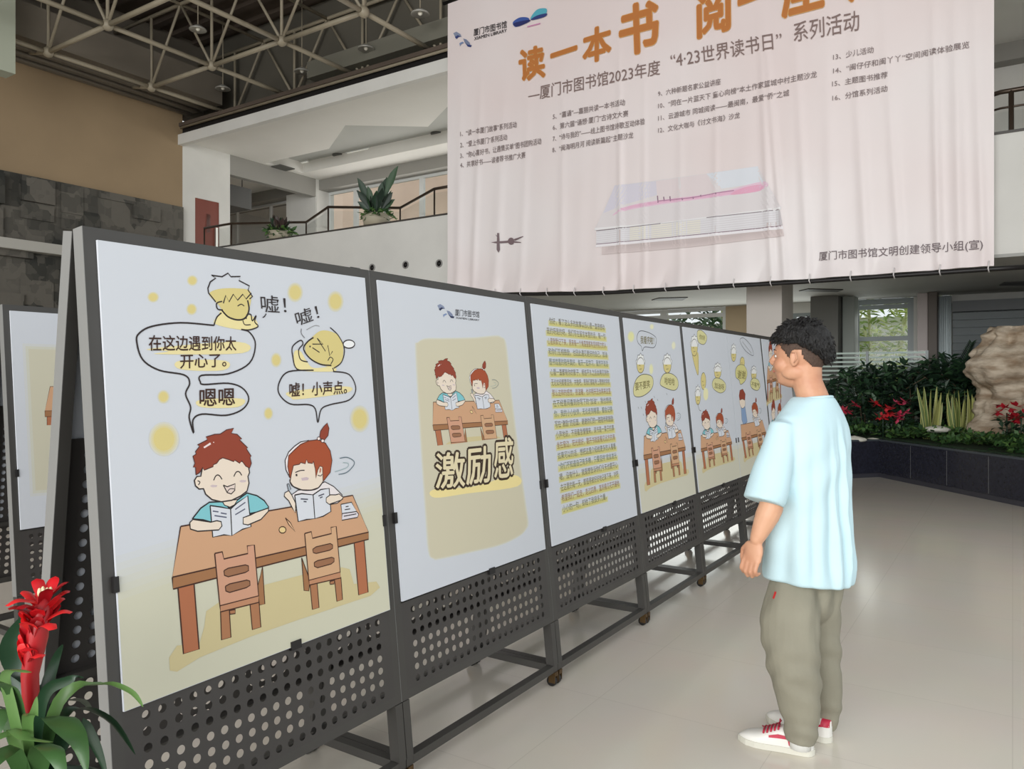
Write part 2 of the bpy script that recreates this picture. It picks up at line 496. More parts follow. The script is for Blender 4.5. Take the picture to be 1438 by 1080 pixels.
# upper back wall with a run of windows
ZS, ZT = 4.25, 6.82
w = MB()
w.box(BA, BA + 0.25, EB, 22.2, 3.7, ZS, M_WHITE); w.box(BA - 0.3, BA + 0.25, EB, 22.2, ZT, 7.12, mat('grey_beam_paint', (150, 148, 142), 0.7))
def bx(px, a=BA): return onA(px, 500, a).y
segs_up = [(22.0, bx(417)), (bx(458), bx(497)), (bx(497), bx(540)), (bx(540), bx(590)), (bx(590), bx(690)), (bx(690), bx(880)), (bx(880), bx(1100)), (bx(1100), bx(1396))]
w.box(BA - 0.4, BA + 0.25, bx(460), bx(417), 3.7, ZT, M_WHITE)
w.box(BA, BA + 0.25, EB, bx(1396), 3.7, ZT, M_WHITE)
w.box(BA, BA + 0.25, 22.0, 22.2, 3.7, ZT, M_WHITE)
o = w.build('wall_back_upper'); struct(o)
NW = [0]
def window(y0, y1, z0, z1, a, fm, bars_z=(), bars_y=(), fw=0.06, glass=M_GLASS):
    NW[0] += 1
    y0, y1 = min(y0, y1), max(y0, y1)
    f = MB()
    f.box(a - 0.03, a + 0.05, y0, y0 + fw, z0, z1, fm); f.box(a - 0.03, a + 0.05, y1 - fw, y1, z0, z1, fm)
    f.box(a - 0.03, a + 0.05, y0 + fw, y1 - fw, z0, z0 + fw, fm); f.box(a - 0.03, a + 0.05, y0 + fw, y1 - fw, z1 - fw, z1, fm)
    for z in bars_z: f.box(a - 0.03, a + 0.05, y0 + fw, y1 - fw, z - 0.04, z + 0.04, fm)
    for y in bars_y: f.box(a - 0.025, a + 0.045, y - 0.03, y + 0.03, z0 + fw, z1 - fw, fm)
    o = f.build('window_%d' % NW[0]); struct(o)
    MB().quad((a + 0.02, y0 + fw, z0 + fw), (a + 0.02, y1 - fw, z0 + fw), (a + 0.02, y1 - fw, z1 - fw), (a + 0.02, y0 + fw, z1 - fw), glass).build('pane', o)
    return o
for i, (y1, y0) in enumerate(segs_up):
    window(y0, y1, ZS, ZT, BA + 0.08, M_FRAME, (), (bx(377), bx(330)) if i == 0 else (), 0.07)

# side wall of the gallery: white, red door, opening to the next room
s = MB()
OA0, OA1, OZ = 12.42, 15.28, 6.62
d0, d1, dz = onB(274, 300, WB).x, onB(308, 300, WB).x, 5.84
s.box(GA, d0, WB, WB + 0.2, 3.7, 7.12, M_WHITE); s.box(d0, d1, WB, WB + 0.2, dz, 7.12, M_WHITE)
s.box(d1, OA0, WB, WB + 0.2, 3.7, 7.12, M_WHITE); s.box(OA1, BA, WB, WB + 0.2, 3.7, 7.12, M_WHITE)
s.box(GA, BA, WB, WB + 0.2, 0, 2.94, M_WHITE)
s.box(OA0, OA1, WB, WB + 0.2, OZ, 7.12, mat('grey_beam_paint', (150, 148, 142), 0.7))
s.box(GA, BA + 0.2, 22.2, 22.4, 3.7, 7.12, M_WHITE)
s.box(GA, BA + 0.2, 16.8, 22.2, 3.5, 3.7, M_WHITE)
s.box(GA - 0.05, GA + 0.15, 16.8, 22.2, 3.7, 7.12, M_WHITE)
o = s.build('wall_gallery_side'); struct(o)
o = MB().box(d0, d1, WB + 0.02, WB + 0.08, 3.7, dz, mat('red_brown_door', (128, 62, 48), 0.5, var=0.1, vscale=2, stretch=(1, 1, 0.2))).build('door_1'); struct(o)
MB().box(d1 - 0.12, d1 - 0.06, WB - 0.03, WB + 0.02, 4.5, 5.2, mat('pale_steel', (200, 200, 196), 0.3, metal=0.8)).build('door_handle', o)
MB().box(d0 + 0.32, d0 + 0.42, WB + 0.005, WB + 0.02, 5.05, 5.5, M_GLASS).build('door_window', o)
o = MB().box(12.5, 13.55, 17.2, 19.2, 6.0, 6.55, mat('dark_duct_grey', (96, 96, 94), 0.6)).build('hanging_duct', None, loc=(13, 18.2, 6.0))
for hx, hy in ((12.6, 17.4), (13.4, 17.4)): MB().tube([(hx, hy, 6.5), (hx, hy, 7.12)], 0.012, M_DARK, 6).build('hanger_rod', o)
tag(o, 'dark grey box duct hanging from ceiling beyond the gallery opening', 'duct')

# gallery railing: zigzag handrail, posts, glass
RZ = 5.02
M_RAIL = mat('dark_bronze_rail', (72, 60, 50), 0.35, metal=0.5)
pts = [(252, 314), (300, 309), (430, 312), (446, 287), (562, 292), (600, 262), (640, 258)]
P = [onZ(px, py, RZ) for px, py in pts]
for p in P: p.x = max(p.x, GA + 0.22)
t = thing('gallery_railing', 'zigzag bronze handrail with glass panels on gallery left of the pink banner', 'railing', (P[3].x, P[3].y, 3.7))
MB().tube(P, 0.028, M_RAIL, 8).build('handrail', t)
for i, p in enumerate(P):
    MB().tube([(p.x, p.y, 3.7), (p.x, p.y, RZ)], 0.018, M_RAIL, 8).build('post', t)
for a_, b_ in zip(P, P[1:]):
    MB().quad((a_.x, a_.y, 3.8), (b_.x, b_.y, 3.8), (b_.x, b_.y, RZ - 0.08), (a_.x, a_.y, RZ - 0.08), M_GLASS).build('glass_panel', t)
P = [onZ(px, py, RZ) for px, py in ((1375, 139), (1405, 127), (1420, 119), (1445, 114), (1500, 104))]
for p in P: p.x = max(p.x, GA + 0.22)
t = thing('gallery_railing', 'dark gallery handrail with one post, right of the pink banner', 'railing', (P[2].x, P[2].y, 3.7))
MB().tube(P, 0.03, M_RAIL, 8).build('handrail', t)
MB().tube([p - Vector((0, 0, 0.2)) for p in P], 0.014, M_RAIL, 8).build('lower_rail', t)
for i in (0, 2, 4):
    MB().tube([(P[i].x, P[i].y, 3.7), (P[i].x, P[i].y, RZ)], 0.03, M_RAIL, 8).build('post', t)
for a_, b_ in zip(P, P[1:]):
    MB().quad((a_.x, a_.y, 3.8), (b_.x, b_.y, 3.8), (b_.x, b_.y, RZ - 0.25), (a_.x, a_.y, RZ - 0.25), M_GLASS).build('glass_panel', t)

# ---- lower back wall
w = MB()
zt, zl = 2.95, 0.35
def wall(px0, px1, m=M_WHITE, z0=0.0, z1=2.94, a=BA, th=0.25): w.box(a, a + th, bx(px1, a), bx(px0, a), z0, z1, m)
w.box(BA, BA + 0.25, bx(800), WB, 0, 2.94, M_WHITE)
wall(1019, 1112, mat('tan_wall', (196, 176, 146), 0.7))
wall(1138, 1198, M_SOFFIT); wall(1283, 1316, M_WHITE); w.box(BA, BA + 0.25, EB, bx(1337), 0, 2.94, M_WHITE)
w.box(BA, BA + 0.25, bx(1337), bx(800), 0, zl, M_WHITE)
w.box(BA, BA + 0.25, bx(1138), bx(1112), 2.74, 2.94, M_WHITE)
o = w.build('wall_back_lower'); struct(o)
for px0, px1, top, bz, by in ((800, 931, 2.94, (2.78,), ()), (931, 1019, 2.94, (2.78,), ()), (1112, 1138, 2.74, (2.6,), ()), (1198, 1283, 2.94, (2.79, 2.2, 1.6), ()), (1316, 1337, 2.94, (), ())):
    window(bx(px1), bx(px0), zl, top, BA + 0.05, M_GREYFRAME if px0 in (1198, 1112) else M_FRAME, bz, by, 0.07 if px0 != 1198 else 0.1)

def pillar(name, x0, x1, y0, y1, z1, m):
    o = MB().box(x0, x1, y0, y1, 0, z1, m).build(name, bevel=0.01); struct(o); return o
pl = onA(1048, 500, 11.75).y; pr = onA(1098, 500, 11.75).y
pillar('column_near', 11.75, 12.45, pr, pl, 2.98, mat('pillar_plaster', (196, 190, 184), 0.7, var=0.04, vscale=1))
pillar('column_grey', 14.6, 15.2, onA(1177, 500, 14.6).y, onA(1138, 500, 14.6).y, 2.94, mat('dark_grey_pillar', (112, 112, 108), 0.6))
pillar('column_slim', 14.9, 15.3, onA(1200, 500, 14.9).y, onA(1183, 500, 14.9).y, 2.94, mat('pale_green_pillar', (150, 156, 150), 0.6))
pillar('column_pink', 15.0, 15.4, onA(1303, 500, 15.0).y, onA(1288, 500, 15.0).y, 2.94, mat('pinkish_pillar', (196, 186, 184), 0.6))
pillar('column_brown', 14.9, 15.3, onA(1316, 500, 14.9).y, onA(1303, 500, 14.9).y, 2.94, mat('brown_pillar', (104, 96, 90), 0.6))
# curtain strip and roller shutter
q0, q1 = onA(1336, 500, 15.3).y, onA(1317, 500, 15.3).y
cm = MB(); n = 24; vs = []
for i in range(n + 1):
    y = q0 + (q1 - q0) * i / n
    for z in (0.35, 2.9): vs.append((15.3 + 0.03 * sin(i * 1.9), y, z))
cm.add(vs, [(2 * i, 2 * i + 2, 2 * i + 3, 2 * i + 1) for i in range(n)], mat('pale_blue_curtain', (206, 216, 218), 0.8), True)
o = cm.build('curtain', None, loc=(15.3, (q0 + q1) / 2, 0.35)); o.modifiers.new('thick', 'SOLIDIFY').thickness = 0.004
tag(o, 'pale blue pleated curtain strip beside the brown pillar under the gallery', 'curtain')
y1s, y0s = onA(1338, 500, 15.2).y, EB + 0.1
t = thing('roller_shutter', 'grey slatted roller shutter above the pale rock under the gallery', 'shutter', (15.2, (y0s + y1s) / 2, 0.0))
sl = MB(); z = 0.0; msl = mat('grey_shutter_slat', (138, 144, 146), 0.45, metal=0.2)
while z < 2.6:
    sl.add([(15.2, y0s, z), (15.2, y1s, z), (15.16, y1s, z + 0.11), (15.16, y0s, z + 0.11), (15.2, y1s, z + 0.13), (15.2, y0s, z + 0.13)], [(0, 1, 2, 3), (3, 2, 4, 5)], msl); z += 0.13
sl.build('slat_curtain', t)
MB().box(15.1, 15.4, y0s, y1s, 2.6, 2.78, mat('dark_shutter_box', (92, 96, 98), 0.5)).build('shutter_box', t)
# striped glass screen
y1s, y0s = onA(1140, 500, 14.2).y, onA(1302, 500, 14.2).y
t = thing('glass_screen', 'glass screen with horizontal frosted stripes behind the planter', 'screen', (14.2, (y0s + y1s) / 2, 0.0))
MB().quad((14.2, y0s, 0.02), (14.2, y1s, 0.02), (14.2, y1s, 1.92), (14.2, y0s, 1.92), M_GLASS).build('pane', t)
st = MB(); z = 0.1; mst = mat('frosted_stripe', (196, 214, 206), 0.6)
while z < 1.88:
    st.box(14.185, 14.195, y0s, y1s, z, z + 0.03, mst); z += 0.074
st.build('frosted_stripes', t)
fr = MB()
for y in (y0s, (y0s + y1s) / 2, y1s): fr.box(14.17, 14.23, y - 0.02, y + 0.02, 0, 1.92, M_GREYFRAME)
fr.build('screen_frame', t)
# air slots in the soffit
for q, lb in (([(1122, 408), (1176, 409), (1184, 406), (1135, 405)], 'dark air slot in the soffit above the dark grey pillar'), ([(1403, 400), (1440, 400), (1440, 395), (1410, 396)], 'dark air slot in the soffit at the right, above the shutter'),
              ([(915, 421), (958, 421), (966, 417), (925, 418)], 'dark air slot in the soffit above the leafy window')):
    p = [onZ(px, py, 2.94) for px, py in q]; cen = sum(p, Vector()) / 4
    o = MB().prism([(v.x, v.y) for v in p], 2.925, 2.94, mat('dark_slot', (70, 70, 68), 0.6)).build('air_slot', None, loc=(cen.x, cen.y, 2.925))
    tag(o, lb, 'vent', 'soffit air slots')

# ---- outside: lawn, bamboo, next building
o = MB().box(16.0, 40, -25, 40, -0.3, -0.1, mat('lawn_green', (96, 122, 62), 0.9, var=0.3, vscale=3)).build('ground_outside'); struct(o)
bl = thing('neighbour_building', 'tan building seen through the upper gallery windows', 'building', (20.5, 25, -0.1))
MB().box(20.5, 21.5, 12.5, 38, -0.1, 9.5, mat('tan_render', (252, 220, 196), 0.8, var=0.1, vscale=0.5)).build('facade', bl)
for y in (13.5, 17, 20.5, 24):
    MB().box(20.42, 20.5, y, y + 1.6, 4.2, 5.6, mat('pink_shutter', (228, 188, 168), 0.7)).build('window', bl)
MB().box(20.35, 20.5, 12.5, 38, 6.0, 6.25, mat('cream_band', (240, 226, 200), 0.8)).build('band', bl)

def leaf_cloud(mb, c, r, n, size, mats, up=0.3, seed=1, asp=0.35):
    rnd = random.Random(seed); c = Vector(c)
    for i in range(n):
        while True:
            p = Vector((rnd.uniform(-1, 1), rnd.uniform(-1, 1), rnd.uniform(-1, 1)))
            if p.length <= 1: break
        q = c + Vector((p.x * r[0], p.y * r[1], p.z * r[2]))
        d = Vector((rnd.gauss(0, 1) + p.x, rnd.gauss(0, 1) + p.y, rnd.gauss(up, .6))).normalized()
        sd = d.cross(Vector((rnd.gauss(0, .5), rnd.gauss(0, .5), 1))).normalized()
        nn = sd.cross(d)
        L = size * rnd.uniform(0.6, 1.3); w_ = L * asp
        mb.add([q, q + d * L * .45 + sd * w_ * .5 + nn * L * .06, q + d * L - nn * L * .12, q + d * L * .45 - sd * w_ * .5 + nn * L * .06], [(0, 1, 2), (0, 2, 3)], rnd.choice(mats), False)
GL = [mat('bright_bamboo_leaf', (196, 214, 116), 0.6), mat('mid_bamboo_leaf', (150, 178, 92), 0.6), mat('pale_bamboo_leaf', (226, 232, 178), 0.6)]
GD = [mat('dark_tree_leaf', (62, 92, 62), 0.6), mat('green_tree_leaf', (84, 118, 78), 0.6), mat('grey_green_leaf', (150, 172, 150), 0.6)]
def clump(name, label, cat, c, r, n, size, mats, culms, seed, group=None, asp=.3):
    t = thing(name, label, cat, (c[0], c[1], -0.1), group)
    rnd = random.Random(seed)
    for k in range(culms):
        x_, y_ = c[0] + rnd.uniform(-.7, .7) * r[0], c[1] + rnd.uniform(-.9, .9) * r[1]
        dx, dy = rnd.uniform(-.5, .5), rnd.uniform(-.7, .7)
        MB().tube([(x_, y_, -0.1), (x_ + dx * .4, y_ + dy * .3, 1.6), (x_ + dx, y_ + dy, 3.9)], [.045, .04, .025], mat('bamboo_culm', (196, 200, 140), 0.5), 7).build('culm', t)
    m = MB(); leaf_cloud(m, (c[0], c[1], c[2]), r, n, size, mats, 0.0, seed, asp); m.build('foliage', t)
o = MB().box(19.9, 20.1, -6, 12, -.1, 2.9, mat('pale_haze_backdrop', (236, 238, 228), .8, var=.06, vscale=1)).build('bright_backdrop_outside'); struct(o)  # pale backdrop added behind the bamboo to brighten the window view
yc = bx(1240, 18.6)
clump('bamboo_clump', 'bright green bamboo outside the framed window right of the man', 'bamboo', (18.6, yc, 1.8), (0.9, 1.5, 1.6), 1100, .28, GL, 9, 3, None, .28)
clump('shrub', 'pale green bush outside the small window behind the man\'s head', 'bush', (18.2, bx(1125, 18.2), 1.6), (.7, 1.0, 1.2), 500, .22, GD, 3, 4)
clump('tree', 'dark leafy tree outside the low window left of the plain pillar', 'tree', (18.4, bx(985, 18.4), 2.2), (.8, 1.3, .95), 900, .32, GD, 4, 5)
clump('tree', 'leafy tree outside the window further along, partly behind the display boards', 'tree', (18.6, bx(880, 18.6) + .9, 2.2), (.8, 1.4, .95), 800, .32, GD, 4, 6)

# ------------------------------------------------------------------ space frame roof truss
NA, NB, DA, DB, ZL, ZU = 11.55, 15.26, 2.08, 2.04, 7.62, 9.1
t = thing('space_frame', 'cream steel space frame truss under the dark roof', 'roof truss', (NA - 2 * DA, NB - 3 * DB, ZL))
def nd(i, j, z=ZL, h=0.0): return Vector((NA - j * DA, NB - (i + h) * DB, z))
JJ, II = 5, 4
for j in range(JJ):
    for i in range(II):
        p = nd(i, j)
        MB().ball(p, .1, M_TRUSS, 12, 8).build('node', t)
        MB().tube([p, nd(i, j, ZU)], .03, M_TRUSS, 7).build('vertical_strut', t)
        if i < II - 1:
            MB().tube([p, nd(i + 1, j)], .045, M_TRUSS, 8).build('bottom_chord', t)
            MB().tube([p, nd(i, j, ZU, .5)], .028, M_TRUSS, 7).build('diagonal_strut', t)
            MB().tube([nd(i + 1, j), nd(i, j, ZU, .5)], .028, M_TRUSS, 7).build('diagonal_strut', t)
        if j < JJ - 1:
            MB().tube([p, nd(i, j + 1)], .045, M_TRUSS, 8).build('bottom_chord', t)
    MB().tube([nd(-1, j, ZU), nd(II, j, ZU)], .04, M_TRUSS, 8).build('top_chord', t)
for i in range(II):
    MB().tube([nd(i, -.1, ZU, .5), nd(i, JJ, ZU, .5)], .035, M_TRUSS, 8).build('top_chord', t)
for j in range(JJ):
    MB().tube([nd(0, j), (nd(0, j).x, WB - .6, ZL + .15)], .04, M_TRUSS, 8).build('end_strut', t)
# pendant lamps
M_LAMP = mat('pendant_shade', (186, 184, 176), 0.35, metal=0.3)
for (px, py, z), lb in zip(((424, 101, 8.0), (514, 69, 8.0), (313, 125, 8.0), (590, 20, 8.0), (278, 42, 8.4), (58, 33, 8.2)),
        ('disc pendant lamp hanging in the roof truss, halfway along its front edge', 'disc pendant lamp hanging in the roof truss, second from the banner',
         'small disc pendant lamp hanging in the roof truss above the white gallery corner', 'disc pendant lamp hanging in the roof truss beside the banner top',
         'disc pendant lamp high in the dark middle of the roof truss', 'pendant lamp in the roof truss at the far top left, above the beige wall')):
    p = onZ(px, py, z)
    t = thing('pendant_lamp', lb, 'pendant lamp', (p.x, p.y, z), 'roof pendant lamps')
    MB().lathe([(.02, .1), (.05, .09), (.16, .02), (.17, 0), (.155, -.01), (.02, .03)], M_LAMP, p, 18).build('lamp_shade', t)
    MB().ball(p + Vector((0, 0, .02)), .045, mat('lamp_bulb', (250, 246, 232), 0.3, emit=0.0), 10, 6).build('bulb', t)
    MB().tube([p + Vector((0, 0, .09)), (p.x, p.y, 9.6)], .012, M_TRUSS, 6).build('hanging_rod', t)
# ------------------------------------------------------------------ display stands
H_ST, D_ST = 1.88, 0.194
L_ST = sqrt(H_ST ** 2 + D_ST ** 2); TY, TZ = D_ST / L_ST, H_ST / L_ST
SEAM = [1.058, 2.115, 3.217, 4.295, 5.31, 6.35, 7.40, 8.45]
B0 = 1.82
M_STAND = mat('dark_grey_powder_coat', (66, 64, 61), 0.42, var=0.06, vscale=6)
M_SHEET = mat('dark_grey_perforated_steel', (66, 63, 61), 0.5, var=0.06, vscale=6)
M_EDGE = mat('pale_grey_edge', (150, 150, 148), 0.4, metal=0.35)  # paler grey for the strips on the tubes' side faces
M_BLACK = mat('black_rubber', (28, 27, 27), 0.5)
M_BRASS = mat('brass_caster_fork', (104, 82, 54), 0.35, metal=0.8)
M_PAPER = mat('poster_paper', (212, 216, 223), 0.5, spec=0.35)
def t_of_z(z): return z / TZ
TH = 0.045; D_RE = 0.228
def frame_fn(b0, a0, a1, drop=0.0, mirror=False):
    ax = b0 + D_ST + TH + .002
    dd = D_RE if mirror else D_ST; LL_ = sqrt(H_ST ** 2 + dd ** 2); ty, tz = dd / LL_, H_ST / LL_
    bb = b0 + D_ST - dd
    def Q(a, t, o):
        b = bb + ty * t - tz * o; z = tz * t + ty * o
        z -= drop * (a1 - a) / (a1 - a0) * min(1.0, max(0.0, z / 0.35))
        if mirror: b = 2 * ax - b
        return (a, b, z)
    return Q
def perforated(mb, Q, a0, a1, t0, t1, m, th=0.0015, nt=7, o0=0.0):
    # sheet with round punched holes
    px_, pt_ = 0.0455, 0.042; nx = int((a1 - a0 - 0.05) / px_)
    ox = (a1 - a0 - nx * px_) / 2; ot = (t1 - t0 - nt * pt_) / 2
    A = a0 + ox; B = a1 - ox; T0 = t0 + ot * 0.6; T1 = T0 + nt * pt_
    for o in (o0, o0 - th):
        for (x0, x1, y0, y1) in ((a0, a1, t0, T0), (a0, a1, T1, t1), (a0, A, T0, T1), (B, a1, T0, T1)):
            mb.add([Q(x0, y0, o), Q(x1, y0, o), Q(x1, y1, o), Q(x0, y1, o)], [(0, 1, 2, 3)], m)
    N = 16; r = 0.0118
    ring = []
    for k in range(N):
        q = 2 * pi * k / N; c, s_ = cos(q), sin(q); f = 1 / max(abs(c), abs(s_))
        ring.append((c, s_, f))
    for i in range(nx):
        for j in range(nt):
            cx_, ct_ = A + (i + .5) * px_, T0 + (j + .5) * pt_
            vs = [Q(cx_ + c * f * px_ / 2, ct_ + s_ * f * pt_ / 2, o0) for c, s_, f in ring] + [Q(cx_ + c * r, ct_ + s_ * r, o0) for c, s_, f in ring]
            mb.add(vs, [(k, (k + 1) % N, N + (k + 1) % N, N + k) for k in range(N)], m)

def stand(k, a0, a1, b0, label, drop=0.0, group='row of display stands'):
    t = thing('display_stand', label, 'display stand', ((a0 + a1) / 2, b0 + D_ST, 0), group)
    e = 0.004; A0, A1 = a0 + e / 2, a1 - e / 2
    tb, tp = t_of_z(0.305), t_of_z(0.648)
    th = TH
    for mirror in (False, True):
        Q = frame_fn(b0, a0, a1, drop, mirror)
        nm = 'rear_' if mirror else ''
        f = MB()
        f.box(A0, A0 + 0.032, tb, L_ST, -th, 0, M_STAND, Q); f.box(A1 - 0.032, A1, tb, L_ST, -th, 0, M_STAND, Q)
        f.box(A0 + 0.032, A1 - 0.032, L_ST - 0.034, L_ST, -th, 0, M_STAND, Q)
        f.box(A0 + 0.032, A1 - 0.032, tb, tb + 0.03, -th, 0, M_STAND, Q)
        f.box(A0 + 0.032, A1 - 0.032, tp - 0.012, tp + 0.012, -th, -0.012, M_STAND, Q)
        f.build(nm + 'frame', t)
        for e0, e1 in ((A0 - .0015, A0), (A1, A1 + .0015)):
            MB().box(e0, e1, tb, L_ST, -th, -0.001, M_EDGE, Q).build(nm + 'edge_strip', t)
        f = MB()
        if not mirror: perforated(f, Q, A0 + 0.032, A1 - 0.032, tb + 0.03, tp, M_SHEET); f.build('perforated_panel', t)
        else:
            perforated(f, Q, A0 + 0.032, A1 - 0.032, tp + .012, tp + .68, M_SHEET, nt=15, o0=-.02); perforated(f, Q, A0 + 0.032, A1 - 0.032, tb + .03, tp - .012, M_SHEET, o0=-.02); f.build('rear_perforated_panel', t)
        f = MB(); f.box(A0 + 0.032, A1 - 0.032, tp + .012, L_ST - .034, -.012, -.008, M_PAPER if mirror else M_SHEET, Q); f.build(nm + 'backing_sheet', t)
        for x0, x1 in ((A0, A0 + 0.036), (A1 - 0.036, A1)):
            f = MB(); f.box(x0, x1, t_of_z(0.105), tb - 0.002, -0.042, 0.002, M_STAND, Q); f.build('leg', t)
            yb = Q(x0, 0, -0.02)[1]; xm = (x0 + x1) / 2
            c = MB(); c.box(xm - 0.014, xm + 0.014, yb - 0.014, yb + 0.014, 0.052, 0.072, M_BRASS)
            c.box(xm - 0.016, xm - 0.012, yb - 0.012, yb + 0.022, 0.02, 0.056, M_BRASS); c.box(xm + 0.012, xm + 0.016, yb - 0.012, yb + 0.022, 0.02, 0.056, M_BRASS)
            co = c.build('caster', t)
            ax = Matrix.Rotation(pi / 2, 3, 'Y')
            MB().lathe([(0.008, -0.011), (0.023, -0.011), (0.025, -0.007), (0.025, 0.007), (0.023, 0.011), (0.008, 0.011)], M_BLACK, (xm, yb + .012, 0.0255), 16, axis=ax).build('wheel', co)
        yb = Q(a0, t_of_z(.09), -0.02)[1]
        f = MB(); f.box(A0 + .037, A1 - .037, yb - 0.018, yb + 0.018, 0.072, 0.104, M_STAND); f.build(nm + 'base_rail', t)
    y0 = frame_fn(b0, a0, a1)(a0, t_of_z(.09), -.02)[1]; y1 = frame_fn(b0, a0, a1, 0, True)(a0, t_of_z(.09), -.02)[1]
    for x0, x1 in ((A0, A0 + .036), (A1 - .036, A1)):
        MB().box(x0, x1, y0 - .018, y1 + .018, .072, .1045, M_STAND).build('cross_rail', t)
    Q = frame_fn(b0, a0, a1, drop)
    # small clips that hold the poster
    zc = 0.96
    for x0 in (A0 + .022, A1 - .036):
        MB().box(x0, x0 + .014, t_of_z(zc) - .02, t_of_z(zc) + .02, 0, .013, M_DARK, Q).build('poster_clip', t)
    xm = (A0 + A1) / 2 + .06
    MB().box(xm - .02, xm + .02, tp - .014, tp + .012, 0, .013, M_DARK, Q).build('poster_clip', t)
    # hinge knuckle joining the frames at the top
    MB().tube([(a1 - .05, b0 + D_ST + TH, H_ST + .002), (a1 - .005, b0 + D_ST + TH, H_ST + .002)], .009, M_STAND, 8).build('top_hinge', t)
    return t
LBL = ['A-frame display stand nearest the camera, carrying the big shush-bubble cartoon poster',
       'dark grey A-frame display stand carrying the poster with the library logo',
       'dark grey A-frame display stand carrying the poster of handwritten text lines',
       'dark grey A-frame display stand carrying the poster with two yellow head bubbles',
       'dark grey A-frame display stand carrying the cartoon poster with four yellow heads above the desk',
       'dark grey A-frame display stand carrying the standing-boy poster, beside the man',
       'dark grey A-frame display stand at the far end of the row, behind the man']
DROP = [0.008, 0, 0, 0, 0, 0, 0]
for k in range(7):
    stand(k, SEAM[k], SEAM[k + 1], B0, LBL[k], DROP[k])
BB = 4.43
stand(9, 2.0, 3.04, BB, 'second-row display stand at the left edge, behind the red flower', 0.0, None)

# ------------------------------------------------------------------ posters
def drop_low(B): return B.drop > 0
class Board:
    def __init__(s, a0, a1, b0, drop=0.0, ea=(0.034, 0.034)):
        s.a0, s.a1, s.b0, s.drop = a0, a1, b0, drop
        s.Q = frame_fn(b0, a0, a1, drop)
        s.x0, s.x1 = a0 + ea[0], a1 - ea[1]; s.t0, s.t1 = t_of_z(0.655), t_of_z(1.846)
    def px(s, p):
        d = ray(*p); o = 0.0085; a = (s.a0 + s.a1) / 2
        for _ in range(4):
            sh = s.drop * (s.a1 - a) / (s.a1 - s.a0)
            # plane: b = b0 - o*TZ + (z + sh - o*TY)*TY/TZ
            k = TY / TZ
            tt = (s.b0 - o * TZ + (CAMH + sh - o * TY) * k) / (d.y - d.z * k)
            P = CAM + d * tt; a = P.x
        return (P.x, (P.z + sh - o * TY) / TZ)
    def surf(s, a, t, h): return s.Q(a, t, 0.0085 + h)
def poster(name, label, B, paint):
    if drop_low(B): B.t0 = t_of_z(.643)
    m = MB(); m.box(B.x0, B.x1, B.t0, B.t1, 0.0012, 0.0085, M_PAPER, B.Q)
    P = Print(B.surf, B.px, m)
    paint(P, B)
    o = m.build('poster', None, loc=B.Q((B.x0 + B.x1) / 2, B.t0, 0.0))
    tag(o, label, 'poster', 'posters on the display stands')
    return o

INK = (52, 44, 44); BRN = (70, 42, 32)
WOOD = (212, 166, 130); WOOD_D = (166, 118, 80); WOOD_L = (182, 114, 80); CHAIR = (212, 160, 132); SKIN = (240, 224, 206); HAIR_B = (150, 68, 48); HAIR_G = (170, 82, 50); TEAL = (134, 202, 210)
PAGE = (222, 225, 232); YEL = (222, 206, 138); YELP = (238, 226, 170)
def c5(L): return [(120 + x / 3.0, 320 + y / 3.0) for x, y in L]
def c6(L): return [(120 + x / 3.0, 640 + y / 3.0) for x, y in L]
def ck(L): return [(240 + x / 5.4, 560 + y / 5.4) for x, y in L]
def cg(L): return [(380 + x / 6.0, 580 + y / 6.0) for x, y in L]

def art_desk(P, w, legs=True):
    if legs:
        P.fill(c6([(355, 905), (352, 850), (385, 800), (480, 790), (500, 720), (508, 655), (600, 590), (750, 545), (920, 500), (1080, 470), (1112, 478), (1130, 540), (1225, 530), (1240, 555), (1200, 590), (900, 690), (700, 760), (480, 850), (385, 910)]), (212, 198, 152))
        for q in ([(722, 560), (745, 468), (755, 625), (732, 630)], [(910, 430), (945, 525), (940, 570), (920, 568)]): P.area(c6(q), WOOD_D, w * .8, BRN)
        P.area(c6([(388, 545), (456, 535), (478, 815), (412, 835)]), WOOD_L, w, BRN)
        P.area(c6([(1130, 355), (1172, 345), (1190, 575), (1150, 587)]), WOOD_L, w, BRN)
    P.area(c6([(400, 298), (870, 215), (1125, 167), (1192, 322), (365, 512)]), WOOD, w, BRN)
    P.area(c6([(365, 512), (1192, 322), (1192, 352), (368, 562)]), WOOD_D, w, BRN)
